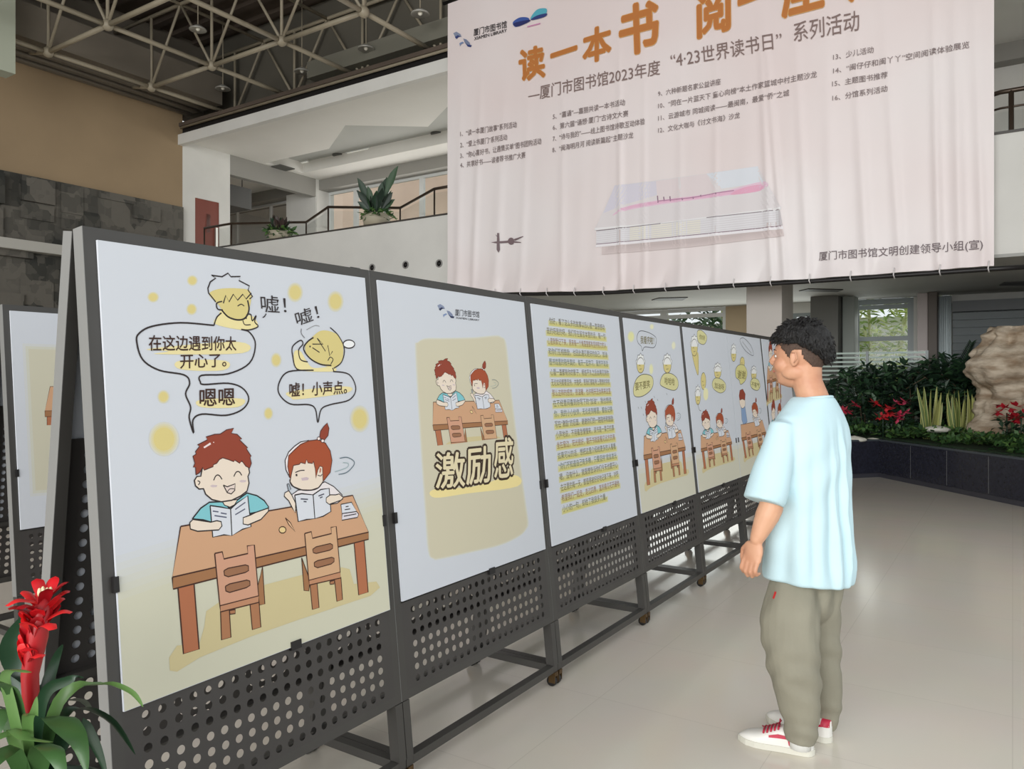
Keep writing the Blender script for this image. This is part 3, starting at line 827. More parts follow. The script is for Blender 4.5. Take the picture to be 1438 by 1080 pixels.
def art_chairs(P, w):
    for legs in ([(568, 655), (605, 650), (612, 765), (572, 776)], [(692, 625), (730, 615), (738, 722), (702, 733)], [(605, 652), (630, 648), (630, 665), (608, 668)],
                 [(945, 545), (975, 538), (983, 640), (955, 648)], [(1048, 520), (1075, 512), (1082, 606), (1058, 614)], [(1028, 530), (1048, 525), (1046, 540), (1030, 542)]):
        P.area(c6(legs), (178, 124, 88), w * .85, BRN)
    P.area(c6([(565, 632), (728, 590), (728, 618), (568, 658)]), (196, 142, 108), w * .85, BRN)
    P.area(c6([(940, 522), (1072, 490), (1074, 515), (942, 545)]), (196, 142, 108), w * .85, BRN)
    P.area(c6([(543, 412), (575, 405), (582, 435), (683, 412), (680, 380), (710, 376), (728, 590), (565, 632)]), CHAIR, w, BRN)
    P.area(c6([(922, 328), (950, 320), (955, 348), (1035, 328), (1033, 302), (1055, 298), (1072, 490), (940, 525)]), (214, 172, 134), w, BRN)
    for q in ([(582, 484), (600, 474), (672, 460), (685, 464), (686, 484), (672, 492), (600, 510), (584, 504)], [(588, 550), (606, 540), (678, 524), (691, 528), (692, 546), (676, 556), (606, 576), (590, 570)],
              [(956, 394), (970, 384), (1030, 370), (1040, 376), (1040, 390), (1028, 398), (970, 412), (958, 408)], [(962, 450), (976, 442), (1036, 428), (1046, 432), (1046, 446), (1034, 456), (976, 472), (963, 466)]):
        P.area(c6(q), (158, 112, 82), w * .8, BRN)
def art_boy(P, w, laugh=True):
    P.area(ck([(160, 912), (225, 830), (290, 785), (395, 780), (440, 830), (470, 815), (500, 770), (575, 715), (650, 735), (705, 772), (740, 822), (700, 850), (600, 870), (580, 900), (300, 935), (240, 918)]), TEAL, w)
    P.area(ck([(385, 775), (405, 808), (445, 822), (480, 805), (500, 765)]), SKIN, w * .7)
    P.area(ck([(235, 530), (225, 588), (195, 590), (176, 620), (184, 660), (212, 685), (245, 682), (262, 725), (310, 765), (380, 782), (460, 770), (530, 735), (575, 700), (590, 640), (582, 590), (594, 560), (588, 525), (560, 480), (390, 445), (300, 480)]), SKIN, w, INK)
    P.stroke(ck([(200, 622), (218, 632), (206, 655)]), w * .7, INK)
    P.area(ck([(188, 578), (185, 520), (168, 520), (180, 490), (165, 435), (190, 420), (184, 402), (215, 362), (200, 350), (275, 312), (264, 290), (330, 270), (372, 268), (420, 236), (475, 224), (455, 262), (500, 270), (535, 305), (518, 312), (580, 372), (570, 380), (606, 435), (598, 446), (608, 490), (595, 526), (566, 512), (535, 470), (520, 490), (482, 465), (475, 477), (430, 460), (390, 448), (365, 462), (345, 490), (320, 500), (318, 515), (250, 542), (238, 522), (215, 560)]), HAIR_B, w * .7, (84, 44, 40))
    P.fill(ck([(244, 366), (296, 332), (302, 346), (252, 376)]), (246, 226, 222)); P.dot(ck([(322, 331)])[0] if P.aff is None else ck([(322, 331)])[0], .8, .8, (246, 226, 222), 8)
    P.stroke(ck([(322, 620), (335, 590), (352, 578), (370, 588), (385, 612)]), w * .8, INK); P.stroke(ck([(475, 590), (490, 560), (505, 552), (520, 558), (535, 582)]), w * .8, INK)
    if laugh: P.area(ck([(395, 655), (425, 668), (485, 645), (482, 695), (455, 722), (425, 712)]), (232, 214, 204), w * .8, INK); P.stroke(ck([(425, 708), (445, 684), (478, 684)]), w * .6, INK)
    for c in ((322, 662), (542, 625)): P.fill(ck([(c[0] - 28, c[1]), (c[0] - 10, c[1] - 10), (c[0] + 28, c[1] - 6), (c[0] + 20, c[1] + 8), (c[0] - 10, c[1] + 10)]), (212, 194, 196))
    P.area(ck([(295, 810), (380, 822), (450, 836), (460, 1038), (400, 1032), (315, 1050)]), PAGE, w * .9)
    P.area(ck([(450, 836), (500, 790), (580, 736), (605, 970), (540, 990), (460, 1038)]), PAGE, w * .9)
    for a, b in (((315, 852), (358, 858)), ((375, 866), (420, 874)), ((328, 886), (420, 900)), ((485, 840), (562, 785)), ((485, 880), (560, 835))): P.stroke(ck([a, b]), w * .9, (96, 100, 120), False)
    P.area(ck([(140, 940), (165, 915), (300, 936), (345, 925), (378, 932), (384, 965), (360, 995), (200, 1005), (145, 988)]), SKIN, w * .85)
    P.area(ck([(738, 828), (640, 862), (600, 882), (545, 902), (545, 950), (582, 957), (680, 915), (735, 855)]), SKIN, w * .85)
def art_girl(P, w):
    P.area(cg([(160, 545), (128, 480), (120, 400), (150, 330), (200, 280), (250, 245), (320, 230), (300, 300), (180, 420)]), (246, 236, 236), w * .8)
    P.area(cg([(410, 210), (418, 155), (445, 115), (475, 85), (490, 130), (482, 190), (448, 232)]), HAIR_B, w * .7, (84, 44, 40))
    P.area(cg([(230, 650), (330, 640), (455, 580), (530, 620), (600, 690), (608, 722), (560, 760), (480, 775), (200, 820), (160, 700)]), (240, 232, 232), w * .8)
    P.area(cg([(160, 545), (142, 450), (150, 360), (200, 310), (250, 265), (320, 235), (400, 225), (460, 255), (500, 320), (515, 400), (500, 500), (440, 578), (300, 560)]), HAIR_G, w * .8, (96, 50, 36))
    P.area(cg([(190, 442), (172, 520), (162, 580), (190, 620), (260, 648), (340, 650), (400, 630), (440, 578), (435, 455), (412, 448), (395, 480), (380, 552), (374, 470), (358, 405), (350, 425), (312, 420), (300, 392), (290, 428), (252, 418), (240, 432)]), SKIN, w * .8, (96, 60, 50))
    P.stroke(cg([(160, 560), (165, 590), (190, 620), (260, 648), (340, 650), (400, 630), (440, 578)]), w, INK)
    P.stroke(cg([(395, 525), (420, 530), (432, 515)]), w * .7, INK); P.fill(cg([(412, 460), (425, 470), (420, 500), (408, 505)]), (190, 120, 100))
    P.stroke(cg([(205, 502), (245, 486), (284, 483)]), w * .8, INK); P.fill(cg([(207, 515), (222, 513), (224, 532), (210, 534)]), INK)
    P.fill(cg([(255, 548), (300, 540), (320, 548), (312, 566), (262, 570)]), (206, 186, 192))
    for c in ((403, 216), (436, 235)): P.area(cg([(c[0] + 14 * cos(k * pi / 4), c[1] + 15 * sin(k * pi / 4)) for k in range(8)]), (250, 232, 226), w * .6, INK)
    P.area(cg([(150, 740), (112, 702), (118, 672), (150, 655), (175, 690), (208, 760), (206, 842), (180, 800)]), SKIN, w * .8)
    P.area(cg([(136, 600), (150, 596), (168, 640), (150, 660)]), (170, 180, 190), w * .6)
    P.area(cg([(200, 692), (260, 680), (355, 690), (370, 890), (300, 898), (230, 915)]), PAGE, w)
    P.area(cg([(355, 690), (420, 645), (490, 635), (505, 830), (440, 870), (370, 890)]), PAGE, w)
    for a, b in (((250, 724), (312, 728)), ((275, 746), (300, 748)), ((400, 700), (448, 682)), ((412, 716), (435, 706))): P.stroke(cg([a, b]), w, (84, 84, 98), False)
    P.area(cg([(465, 715), (500, 690), (545, 690), (575, 682), (608, 712), (590, 735), (490, 770), (465, 750)]), SKIN, w * .8)
    P.stroke(cg([(580, 382), (640, 374), (695, 402), (698, 440), (640, 500), (570, 518)]), w * .7, (90, 110, 120)); P.stroke(cg([(608, 418), (650, 425), (640, 460), (540, 495)]), w * .5, (150, 175, 175))
def art_props(P, w):
    P.area(cg([(590, 770), (680, 752), (722, 830), (600, 848)]), PAGE, w * .8); P.area(cg([(600, 848), (722, 830), (740, 852), (730, 880), (598, 904)]), (226, 220, 226), w * .8)
    for a, b in (((630, 790), (655, 786)), ((622, 815), (668, 808)), ((615, 870), (720, 850))): P.stroke(cg([a, b]), w * .8, INK, False)
    P.area(cg([(98 + 30 * cos(k * pi / 5), 985 + 28 * sin(k * pi / 5)) for k in range(10)]), (236, 208, 150), w * .8, BRN)
    P.area(cg([(122, 884), (165, 925), (204, 1000), (150, 940)]), (232, 190, 150), w * .7, BRN)
def art_all(P, w, laugh=True):
    art_desk(P, w); L = P.layer
    for fn in (art_props, lambda p, q: art_boy(p, q, laugh), art_girl, art_chairs): P.layer = L; fn(P, w)
    P.layer = L
def lowground(P, B, cream, pts, steps=5):
    for k in range(steps):
        t = (k + 1) / steps
        col = tuple(p + (q - p) * t for p, q in zip((236, 238, 243), cream))
        P.fill([(x, min(y + (1 - (k / steps)) * -26 + 14, 1e9)) for x, y in pts[:2]] + pts[2:], col)
def bubble(P, pts, w, fillc=None):
    if fillc: P.fill(pts, fillc, True)
    P.stroke(pts, w, (66, 66, 76), True, True)
def mini_head(P, c, rx, ry, w, spiky=True):
    ys = [(c[0] + rx * cos(a), c[1] + ry * sin(a)) for a in [k * pi / 9 for k in range(18)]]
    P.fill(ys, YEL)
    if spiky:
        hp = []
        for k in range(11):
            a = pi + pi * k / 10; f = 1.28 if k % 2 else 1.08
            hp.append((c[0] + rx * f * cos(a), c[1] - ry * .1 + ry * f * 1.15 * sin(a)))
        P.fill(hp, (240, 240, 238)); P.stroke(hp, w, (70, 70, 80), False)
    P.stroke(ys, w, (70, 66, 60), False, True)
    P.stroke([(c[0] - rx * .5, c[1] + ry * .1), (c[0] - rx * .25, c[1]), (c[0], c[1] + ry * .1)], w * .7, (70, 66, 60))
    P.stroke([(c[0] - rx * .3, c[1] + ry * .5), (c[0] + rx * .3, c[1] + ry * .45)], w * .7, (70, 66, 60))

PAPER = (212, 216, 223)
def paint1(P, B):
    w = 0.0042
    L0, R0 = B.x0 + .001, B.x1 - .001
    P.to2d, keep = (lambda p: p), P.to2d
    n = 7; zs0, zs1 = t_of_z(1.03), t_of_z(0.90)
    for k in range(n):
        tt = (k + 1) / n; z_ = zs0 + (zs1 - zs0) * k / n
        P.fill([(L0, B.t0 + .001), (R0, B.t0 + .001), (R0, z_ + .09), (L0, z_)], tuple(p + (q - p) * tt for p, q in zip(PAPER, (212, 210, 188))))
    P.to2d = keep
    for x, y, rx, ry in ((450, 222, 22, 22), (285, 292, 24, 22), (447, 343, 22, 24), (883, 272, 32, 40), (1053, 310, 33, 43), (803, 557, 22, 30), (328, 712, 25, 28), (330, 890, 62, 70), (770, 782, 19, 26), (1155, 805, 40, 55)):
        P.soft((120 + x / 3, 320 + y / 3), rx / 3, ry / 3, YEL, PAPER)
    L_ = P.layer
    art_all(P, w)
    P.layer = L_
    # speech bubbles with the little yellow figures
    for q, cc in ((([(265, 510), (640, 480), (660, 528), (300, 532), (350, 520)]), YEL), (([(395, 560), (590, 560), (580, 600), (400, 596)]), YEL), (([(480, 725), (660, 720), (640, 755), (490, 756)]), YEL), (([(860, 690), (1095, 668), (1100, 695), (900, 722), (865, 716)]), YEL)):
        P.fill(c5(q), (238, 224, 168), True)
    P.fill(c5([(545, 405), (558, 370), (580, 345), (640, 378), (700, 370), (725, 418), (660, 430)]), (240, 226, 166), True)
    P.fill(c5([(560, 325), (520, 280), (560, 258), (640, 255), (695, 270), (690, 340), (668, 382), (620, 386), (580, 352)]), YEL, True)
    P.stroke(c5([(548, 312), (518, 275), (515, 255), (525, 228), (548, 212), (530, 200), (575, 206), (600, 191), (612, 206), (652, 205), (646, 222), (690, 245), (684, 262), (703, 290), (690, 300)]), w, INK, False)
    P.stroke(c5([(575, 310), (552, 318), (556, 342), (578, 346)]), w, INK); P.stroke(c5([(572, 345), (600, 375), (640, 388), (672, 380), (688, 345), (682, 305)]), w * 1.3, INK)
    P.stroke(c5([(580, 318), (590, 285), (604, 312), (622, 280), (640, 305), (662, 280), (676, 300), (698, 275)]), w, INK, False); P.stroke(c5([(640, 330), (655, 322), (668, 330)]), w * .8, INK)
    P.stroke(c5([(540, 412), (552, 378), (572, 358)]), w, INK); P.stroke(c5([(676, 384), (680, 366), (696, 366), (702, 392), (718, 370), (712, 396), (726, 416), (690, 430), (655, 428)]), w, INK); P.stroke(c5([(662, 390), (670, 408), (695, 408)]), w * .8, INK)
    P.stroke(c5([(540, 411), (400, 400), (280, 415), (225, 445), (215, 480), (240, 555), (310, 600), (415, 620), (438, 655), (421, 700), (442, 755), (436, 800), (455, 865), (452, 810), (490, 785), (590, 790), (660, 765), (687, 720), (660, 675), (600, 655), (500, 660), (483, 650), (488, 622), (600, 615), (690, 570), (715, 490), (690, 440), (655, 428)]), w * 1.15, INK)
    P.fill(c5([(925, 500), (960, 455), (1000, 432), (1060, 450), (1085, 505), (1075, 570), (1040, 588), (990, 575), (940, 545)]), YEL, True)
    P.fill(c5([(880, 520), (905, 520), (930, 560), (960, 590), (1040, 585), (1045, 605), (900, 600), (878, 560)]), (240, 226, 166), True)
    P.stroke(c5([(960, 462), (935, 480), (918, 510), (945, 550), (990, 575), (1035, 580)]), w * 1.2, INK); P.stroke(c5([(1030, 420), (1065, 455), (1090, 510), (1078, 565), (1045, 592)]), w, INK)
    P.stroke(c5([(930, 430), (965, 412), (985, 415)]), w * .5, (150, 150, 150))
    P.stroke(c5([(955, 490), (1000, 490), (975, 465), (1010, 520), (1020, 495), (1028, 540), (1040, 520)]), w * .9, INK, False); P.stroke(c5([(955, 505), (985, 525)]), w * .9, INK); P.dot((120 + 945 / 3, 320 + 500 / 3), 1.1, 1.3, INK)
    P.stroke(c5([(1020, 560), (1030, 545), (1042, 555), (1032, 575)]), w * .8, INK); P.area(c5([(1085 + 24 + 24 * cos(k * pi / 6), 490 + 17 * sin(k * pi / 6)) for k in range(12)]), (246, 246, 246), w, INK, True)
    P.stroke(c5([(955, 600), (890, 595), (872, 540), (872, 500), (905, 474), (915, 490), (897, 515), (905, 555), (935, 565)]), w, INK); P.stroke(c5([(1040, 590), (1046, 606)]), w, INK)
    P.stroke(c5([(1042, 605), (1110, 618), (1138, 678), (1110, 725), (1030, 745), (992, 765), (978, 820), (968, 765), (940, 745), (862, 742), (815, 700), (816, 650), (855, 606), (960, 600)]), w * 1.1, INK)
    T = lambda s_, a, b, u, off=0.012: P.text(s_, c5([a])[0], c5([b])[0], c5([u])[0], (64, 40, 32), off)
    T('在这边遇到你太', (266, 512), (634, 512), (266, 455)); T('开心了。', (398, 588), (592, 580), (398, 535)); T('嗯嗯', (480, 748), (628, 742), (480, 680)); T('嘘！小声点。', (858, 708), (1100, 694), (858, 656))
    P.text('嘘！', c5([(740, 350)])[0], c5([(846, 356)])[0], c5([(735, 285)])[0], INK, 0.0); P.text('嘘！', c5([(892, 412)])[0], c5([(985, 378)])[0], c5([(878, 358)])[0], INK, 0.0)
    P.stroke(c5([(760, 362), (752, 374), (745, 378)]), w * .8, INK); P.stroke(c5([(908, 425), (908, 445), (922, 464)]), w * .5, INK)
B1 = Board(SEAM[0], SEAM[1], B0, DROP[0])
poster('p1', 'big cartoon poster of laughing boy and girl at a desk with shush bubbles', B1, paint1)

def affine3(src, dst):
    (x0, y0), (x1, y1), (x2, y2) = src
    den = (x1 - x0) * (y2 - y0) - (x2 - x0) * (y1 - y0)
    def f(p):
        u = ((p[0] - x0) * (y2 - y0) - (x2 - x0) * (p[1] - y0)) / den; v = ((x1 - x0) * (p[1] - y0) - (p[0] - x0) * (y1 - y0)) / den
        return tuple(d0 + (d1 - d0) * u + (d2 - d0) * v for d0, d1, d2 in zip(*dst))
    return f
KEY = c6([(365, 512)]) + c6([(1192, 322)]) + ck([(475, 225)])
KEYG = c6([(365, 512)]) + c6([(1192, 322)]) + cg([(475, 85)])
def with_aff(P, B, dst_px, key=KEY):
    own = P.to2d
    P.aff = affine3([B1.px(p) for p in key], [B.px(p) for p in dst_px]); P.to2d = B1.px
    return own
def logo(P, wave, t1, t2, dark=(44, 52, 84)):
    (x, y), s_ = wave
    P.fill([(x + q * s_, y + r * s_) for q, r in ((0, 2), (4, 0), (9, 3), (11, 7), (7, 6), (3, 8))], (140, 150, 176)); P.fill([(x + q * s_, y + r * s_) for q, r in ((2, 7), (6, 4.5), (10, 6.5), (7, 6.8), (4, 9.5))], dark)
    P.fill([(x + q * s_, y + r * s_) for q, r in ((13, 9), (17, 10), (21, 14), (23, 19), (20, 19.5), (15, 14))], (130, 140, 168)); P.fill([(x + q * s_, y + r * s_) for q, r in ((15, 14), (19, 17), (24, 17.5), (23, 20), (19, 19.5))], dark)
    P.fill([(x + q * s_, y + r * s_) for q, r in ((8, 15), (12, 13), (14, 14.5), (10, 16.5), (9, 19))], (130, 150, 190))
    P.text('厦门市图书馆', *t1, (48, 46, 52), 0.006); P.text('XIAMEN LIBRARY', *t2, (48, 46, 52), 0.012, 0.72)
def p2(x, y): return (520 + x / 2.204, 370 + y / 2.204)
def paint2(P, B):
    keep = P.to2d
    for g, col in ((1.0, (214, 217, 218)), (.75, (215, 214, 202)), (.5, (214, 210, 190)), (.2, (212, 205, 180))):
        e = 9 * g
        P.fill([p2(x, y) for x, y in ((146 - e, 262), (152 - e, 246), (170, 239 - e), (230, 238 - e), (320, 236 - e), (385, 230 - e), (404, 234 - e), (414 + e, 250), (428 + e, 380), (450 + e, 560), (474 + e, 740), (482 + e, 800), (476 + e, 822), (460, 838 + e), (400, 866 + e), (300, 890 + e), (216, 908 + e), (196, 908 + e), (186 - e, 890), (176 - e, 760), (165 - e, 600), (154 - e, 420))], col, True)
    P.fill([p2(x, y) for x, y in ((195, 700), (320, 690), (445, 655), (455, 690), (300, 712), (200, 725))], (244, 226, 160), True)
    own = with_aff(P, B, [p2(193, 500), p2(425, 487), p2(240, 294)])
    P.clip = B.px(p2(300, 553))[1] ; sc = .55; w = .0026
    art_all(P, w)
    P.clip = None; P.layer = 12; P.aff = None; P.to2d = keep
    for a, b, u, s_ in (((203, 688), (292, 680), (203, 592), '激'), ((298, 676), (372, 664), (298, 575), '励'), ((384, 656), (442, 648), (384, 548), '感')):
        P.layer = 12; P.text(s_, p2(*a), p2(*b), p2(*u), (62, 46, 34), 0.075); P.text(s_, p2(*a), p2(*b), p2(*u), (234, 220, 182), 0.016)
    logo(P, ((614, 427), 1.0), ((639, 442.5), (673, 445.5), (639, 434.5)), ((640, 447.5), (673, 451), (640, 444.8)))
B2 = Board(SEAM[1], SEAM[2], B0)
poster('p2', 'poster with library logo and big outlined title characters under two small cartoon readers', B2, paint2)

def p3(x, y): return (730 + x / 2.84, 400 + y / 2.84)
LINES = ['你好，看了这么多的故事以后心里一直很感动', '是的呀是的呀，我们写在留言本里的话，每一句', '心里默默记下来，原来每一个角落里都有坚持努力的人',
         '和你们互相鼓励，也因此遇见更好的自己，加油', '图书馆里的陪伴真好，每天一起学习，虽然不说话', '心里一直都有你的影子，相信不久之后会再见到你',
         '无论如何都要坚持，共勉吧，愿我们都能考上理想的学校', '那么这样的感觉，很温暖，也许明天还会再来这里',
         '在不经意间看到你写下的“加油”，我也想说', '你，我的小小伙伴，无论走到哪里，都会记得', '写在“激励”的后面，谢谢你们的一路陪伴和鼓励',
         '小声地说，不用着急慢慢来，读书是一辈子的事', '坐在窗边，阳光很好，翻开书就能看见远方的海', '如果可以的话，想把这里介绍给更多的人看看',
         '“你们不知道自己有多棒，只要坚持”就会发光', '嗯，没有什么，就是想告诉你们今天也要开心', '在这里的每一天，都值得被好好地记录下来，对吧',
         '希望我们一起走，走过四季，直到看见花开遍地', '小小的一句，却给了我很多力量。']
def paint3(P, B):
    tl, bl, tr = B.px(p3(104, 152)), B.px(p3(172, 905)), B.px(p3(338, 172))
    P.to2d = lambda p: p
    n = len(LINES); dt = (bl[1] - tl[1]) / (n - 1)
    cols = [(92, 84, 60), (110, 100, 64), (140, 96, 50), (96, 96, 70), (84, 100, 84)]
    for i, s_ in enumerate(LINES):
        t = tl[1] + dt * i; x0 = tl[0] + (.035 if i == 0 else 0) ; x1 = tr[0] if i < n - 1 else tl[0] + (tr[0] - tl[0]) * .74
        P.fill([(x0 - .012, t - .014), (x1 + .014, t - .018), (x1 + .016, t + .012), (x0 - .01, t + .016)], (214, 211, 168)); P.fill([(x0, t - .010), (x1, t - .012), (x1, t + .004), (x0, t + .004)], (210, 203, 130))
        P.text(s_, (x0, t), (x1, t), (x0, t + .03), cols[i % 5], .004); P.layer = 0
B3 = Board(SEAM[2], SEAM[3], B0)
poster('p3', 'white poster filled with lines of small handwriting highlighted in yellow', B3, paint3)

def q3(x, y): return (850 + x / 3.6, 420 + y / 3.6)
def floor_tint(P, B):
    keep = P.to2d; P.to2d = lambda p: p
    for k in range(3): P.fill([(B.x0 + .001, B.t0 + .001), (B.x1 - .001, B.t0 + .001), (B.x1 - .001, t_of_z(.95 - .03 * k)), (B.x0 + .001, t_of_z(.95 - .03 * k))], tuple(p + (q - p) * (k + 1) / 3 for p, q in zip(PAPER, (212, 209, 190))))
    P.to2d = keep
def paint4(P, B):
    floor_tint(P, B); keep = P.to2d; w = .0042
    P.soft(q3(130, 190), 5, 8, (232, 230, 170), PAPER); P.soft(q3(235, 140), 3, 4, (236, 234, 196), PAPER); P.soft(q3(232, 355), 3, 8, (236, 234, 186), PAPER); P.soft(q3(345, 235), 3, 6, (238, 236, 206), PAPER)
    with_aff(P, B, [q3(193, 790), q3(405, 748), q3(240, 503)])
    L_ = P.layer; art_all(P, w, False); P.layer = L_
    P.aff = None; P.to2d = keep
    bubble(P, [q3(*p) for p in ((160, 190), (175, 162), (215, 168), (252, 190), (258, 215), (245, 245), (200, 242), (187, 262), (182, 240), (165, 220))], w)
    P.text('我看完啦！', q3(178, 222), q3(246, 226), q3(178, 188), (120, 110, 60), .01)
    mini_head(P, q3(178, 335), 5.2, 11, w); mini_head(P, q3(313, 335), 5.5, 11, w)
    bubble(P, [q3(*p) for p in ((142, 450), (160, 400), (195, 380), (235, 392), (242, 430), (225, 465), (185, 492), (148, 490))], w, (222, 216, 160)); bubble(P, [q3(*p) for p in ((278, 415), (295, 380), (330, 376), (362, 400), (368, 440), (345, 462), (285, 440))], w, (222, 216, 160))
    P.text('要不要笑', q3(152, 460), q3(226, 444), q3(150, 425), (120, 110, 60), .01); P.text('哈哈哈', q3(300, 428), q3(350, 434), q3(300, 396), (120, 110, 60), .01)
    for x, y in ((165, 545), (190, 580), (200, 515), (245, 490), (262, 505), (308, 475), (180, 545)): P.stroke([q3(x, y), q3(x + 4, y + 10)], w * .7, INK, False)
B4 = Board(SEAM[3], SEAM[4], B0)
poster('p4', 'cartoon poster of two readers at a desk under two yellow head bubbles', B4, paint4)
def paint5(P, B):
    floor_tint(P, B); keep = P.to2d; w = .0042
    with_aff(P, B, [q3(483, 757), q3(640, 722), q3(512, 558)])
    L_ = P.layer; art_all(P, w, False); P.layer = L_
    P.aff = None; P.to2d = keep
    bubble(P, [q3(*p) for p in ((465, 165), (485, 158), (512, 185), (510, 215), (495, 230), (470, 215))], w, (222, 217, 160)); P.text('你好', q3(475, 200), q3(505, 208), q3(475, 178), (120, 110, 60), .01)
    P.fill([q3(*p) for p in ((438, 270), (468, 270), (472, 320), (470, 385), (455, 350))], YEL, True); P.stroke([q3(*p) for p in ((438, 270), (450, 330), (468, 385), (470, 320), (466, 280))], w, (80, 76, 70))
    mini_head(P, q3(450, 245), 4.6, 12, w); mini_head(P, q3(496, 415), 3.6, 12, w, False); mini_head(P, q3(468, 495), 3.6, 11, w); mini_head(P, q3(568, 370), 4.8, 9, w)
    P.fill([q3(*p) for p in ((500, 450), (518, 460), (518, 500), (505, 512), (496, 490))], (240, 236, 190), True)
    P.stroke([q3(*p) for p in ((466, 525), (475, 560), (484, 565))], w, (90, 84, 70))
    bubble(P, [q3(*p) for p in ((540, 425), (555, 400), (585, 405), (608, 430), (605, 462), (580, 475), (548, 455))], w, (222, 216, 160)); P.text('加油呀', q3(552, 448), q3(600, 458), q3(552, 422), (120, 110, 60), .01)
B5 = Board(SEAM[4], SEAM[5], B0, 0, (.034, .004))
poster('p5', 'cartoon poster of two readers at a desk under four yellow heads', B5, paint5)
def paint6(P, B):
    floor_tint(P, B); keep = P.to2d; w = .0042
    P.area([q3(*p) for p in ((686, 540), (706, 540), (718, 620), (700, 640), (690, 610))], (140, 165, 200), w)
    P.area([q3(*p) for p in ((680, 500), (704, 505), (706, 540), (692, 552), (680, 530))], SKIN, w * .8, INK, True); P.area([q3(*p) for p in ((676, 490), (680, 462), (695, 455), (708, 480), (706, 512), (692, 505), (680, 512))], HAIR_B, w * .8, INK)
    with_aff(P, B, [q3(688, 702), q3(812, 672), q3(762, 497)], KEYG)
    art_desk(P, w); art_girl(P, w); art_chairs(P, w)
    P.aff = None; P.to2d = keep
    bubble(P, [q3(*p) for p in ((680, 205), (700, 198), (735, 235), (748, 285), (715, 268), (690, 235))], w); P.stroke([q3(*p) for p in ((692, 215), (715, 245), (738, 275))], w * .8, (120, 116, 112))
    mini_head(P, q3(648, 280), 3.4, 10, w); mini_head(P, q3(692, 322), 3.2, 8, w, False)
    bubble(P, [q3(*p) for p in ((658, 360), (672, 335), (700, 335), (716, 370), (708, 410), (684, 432), (676, 410), (660, 395))], w, (220, 213, 146)); P.text('谢谢', q3(668, 398), q3(708, 402), q3(668, 360), (120, 110, 60), .01)
    mini_head(P, q3(750, 380), 3.6, 8, w); bubble(P, [q3(*p) for p in ((733, 420), (748, 400), (772, 410), (782, 440), (768, 462), (740, 450))], w, (222, 217, 160)); P.text('不客气', q3(738, 440), q3(778, 448), q3(738, 418), (120, 110, 60), .01)
B6 = Board(SEAM[5], SEAM[6], B0, 0, (.004, .034))
poster('p6', 'cartoon poster with a standing boy facing a seated girl, just left of the man', B6, paint6)
def paint7(P, B):
    P.clip = B.t0 + .01
    keep = P.to2d; w = .004
    for k, dst in enumerate(([(1077, 534), (1097, 530), (1083, 478)], [(1081, 618), (1101, 612), (1087, 560)])):
        with_aff(P, B, dst); art_all(P, w, False); P.aff = None; P.to2d = keep
B7 = Board(SEAM[6], SEAM[7], B0)
poster('p7', 'poster with small red-haired cartoon children, half hidden by the man\'s face', B7, paint7)
def paint8(P, B):
    keep = P.to2d
    c0, c1 = B.px((40, 490)), B.px((40, 690)); P.to2d = lambda p: p
    for e, col in ((.03, (213, 215, 214)), (.015, (212, 212, 198)), (0, (210, 206, 184))):
        P.fill([(c0[0] - e, c1[1] - e), (B.x1 - .05, c1[1] - e - .04), (B.x1 - .05, c0[1] + e), (c0[0] - e, c0[1] + e)], col)
    P.to2d = keep
    P.aff = None
    own = with_aff(P, B, [(63, 577), (63 + 140, 574), (63 + 46, 478)])
    P.clip = B.px((70, 597))[1]; w = .0026
    art_desk(P, w); art_boy(P, w); art_girl(P, w); art_chairs(P, w); P.clip = None; P.aff = None; P.to2d = keep
B8 = Board(2.0, 3.04, BB)
poster('p8', 'pale poster on the second-row stand at the left edge, above the red flower', B8, paint8)
# ------------------------------------------------------------------ the big hanging banner
AB = 10.92
bL, bR = onA(629, 300, AB).y, onA(1396, 200, AB).y
ZTOP = 8.17
BOT = [(bR, onA(1393, 374, AB).z), (onA(1120, 393, AB).y, onA(1120, 393, AB).z), (onA(840, 409, AB).y, onA(840, 409, AB).z), (bL, onA(629, 412, AB).z)]
def zbot(b):
    for (b0_, z0_), (b1_, z1_) in zip(BOT, BOT[1:]):
        if b <= b1_: return z0_ + (z1_ - z0_) * max(0, (b - b0_) / (b1_ - b0_))
    return BOT[-1][1]
_r = random.Random(11)
RIDGE = [(onA(px, 300, AB).y, amp, wd, sl) for px, amp, wd, sl in ((645, .03, .09, .02), (668, .025, .07, .05), (700, .02, .1, .06), (735, .015, .08, .05), (790, .012, .06, .0), (872, .03, .05, -.01), (905, .014, .05, 0), (955, .012, .06, 0),
         (1005, .012, .05, 0), (1078, .028, .05, -.05), (1092, .03, .05, -.08), (1128, .02, .06, -.05), (1165, .02, .09, -.02), (1210, .026, .07, -.05), (1255, .02, .06, -.06), (1315, .035, .05, -.02), (1345, .03, .06, -.02), (1375, .02, .05, -.03))]
def fold(b, z):
    g = min(1.0, max(0.0, (7.0 - z) / 3.2)); v = 0.0
    for rb, amp, wd, sl in RIDGE:
        c = rb - sl * (z - 4.2)
        v += amp * g * math.exp(-((b - c) / wd) ** 2)
    low = max(0.0, 1 - (z - zbot(b)) / 0.55)
    v += low * low * .05 * abs(sin(b * 4.3 + (z - 3) * 2.0)) + .0022 * sin(b * 17 + 2 * sin(b * 2.3) + .6 * z) * g + .012 * sin(b * 2.1 + z * .5)
    return v
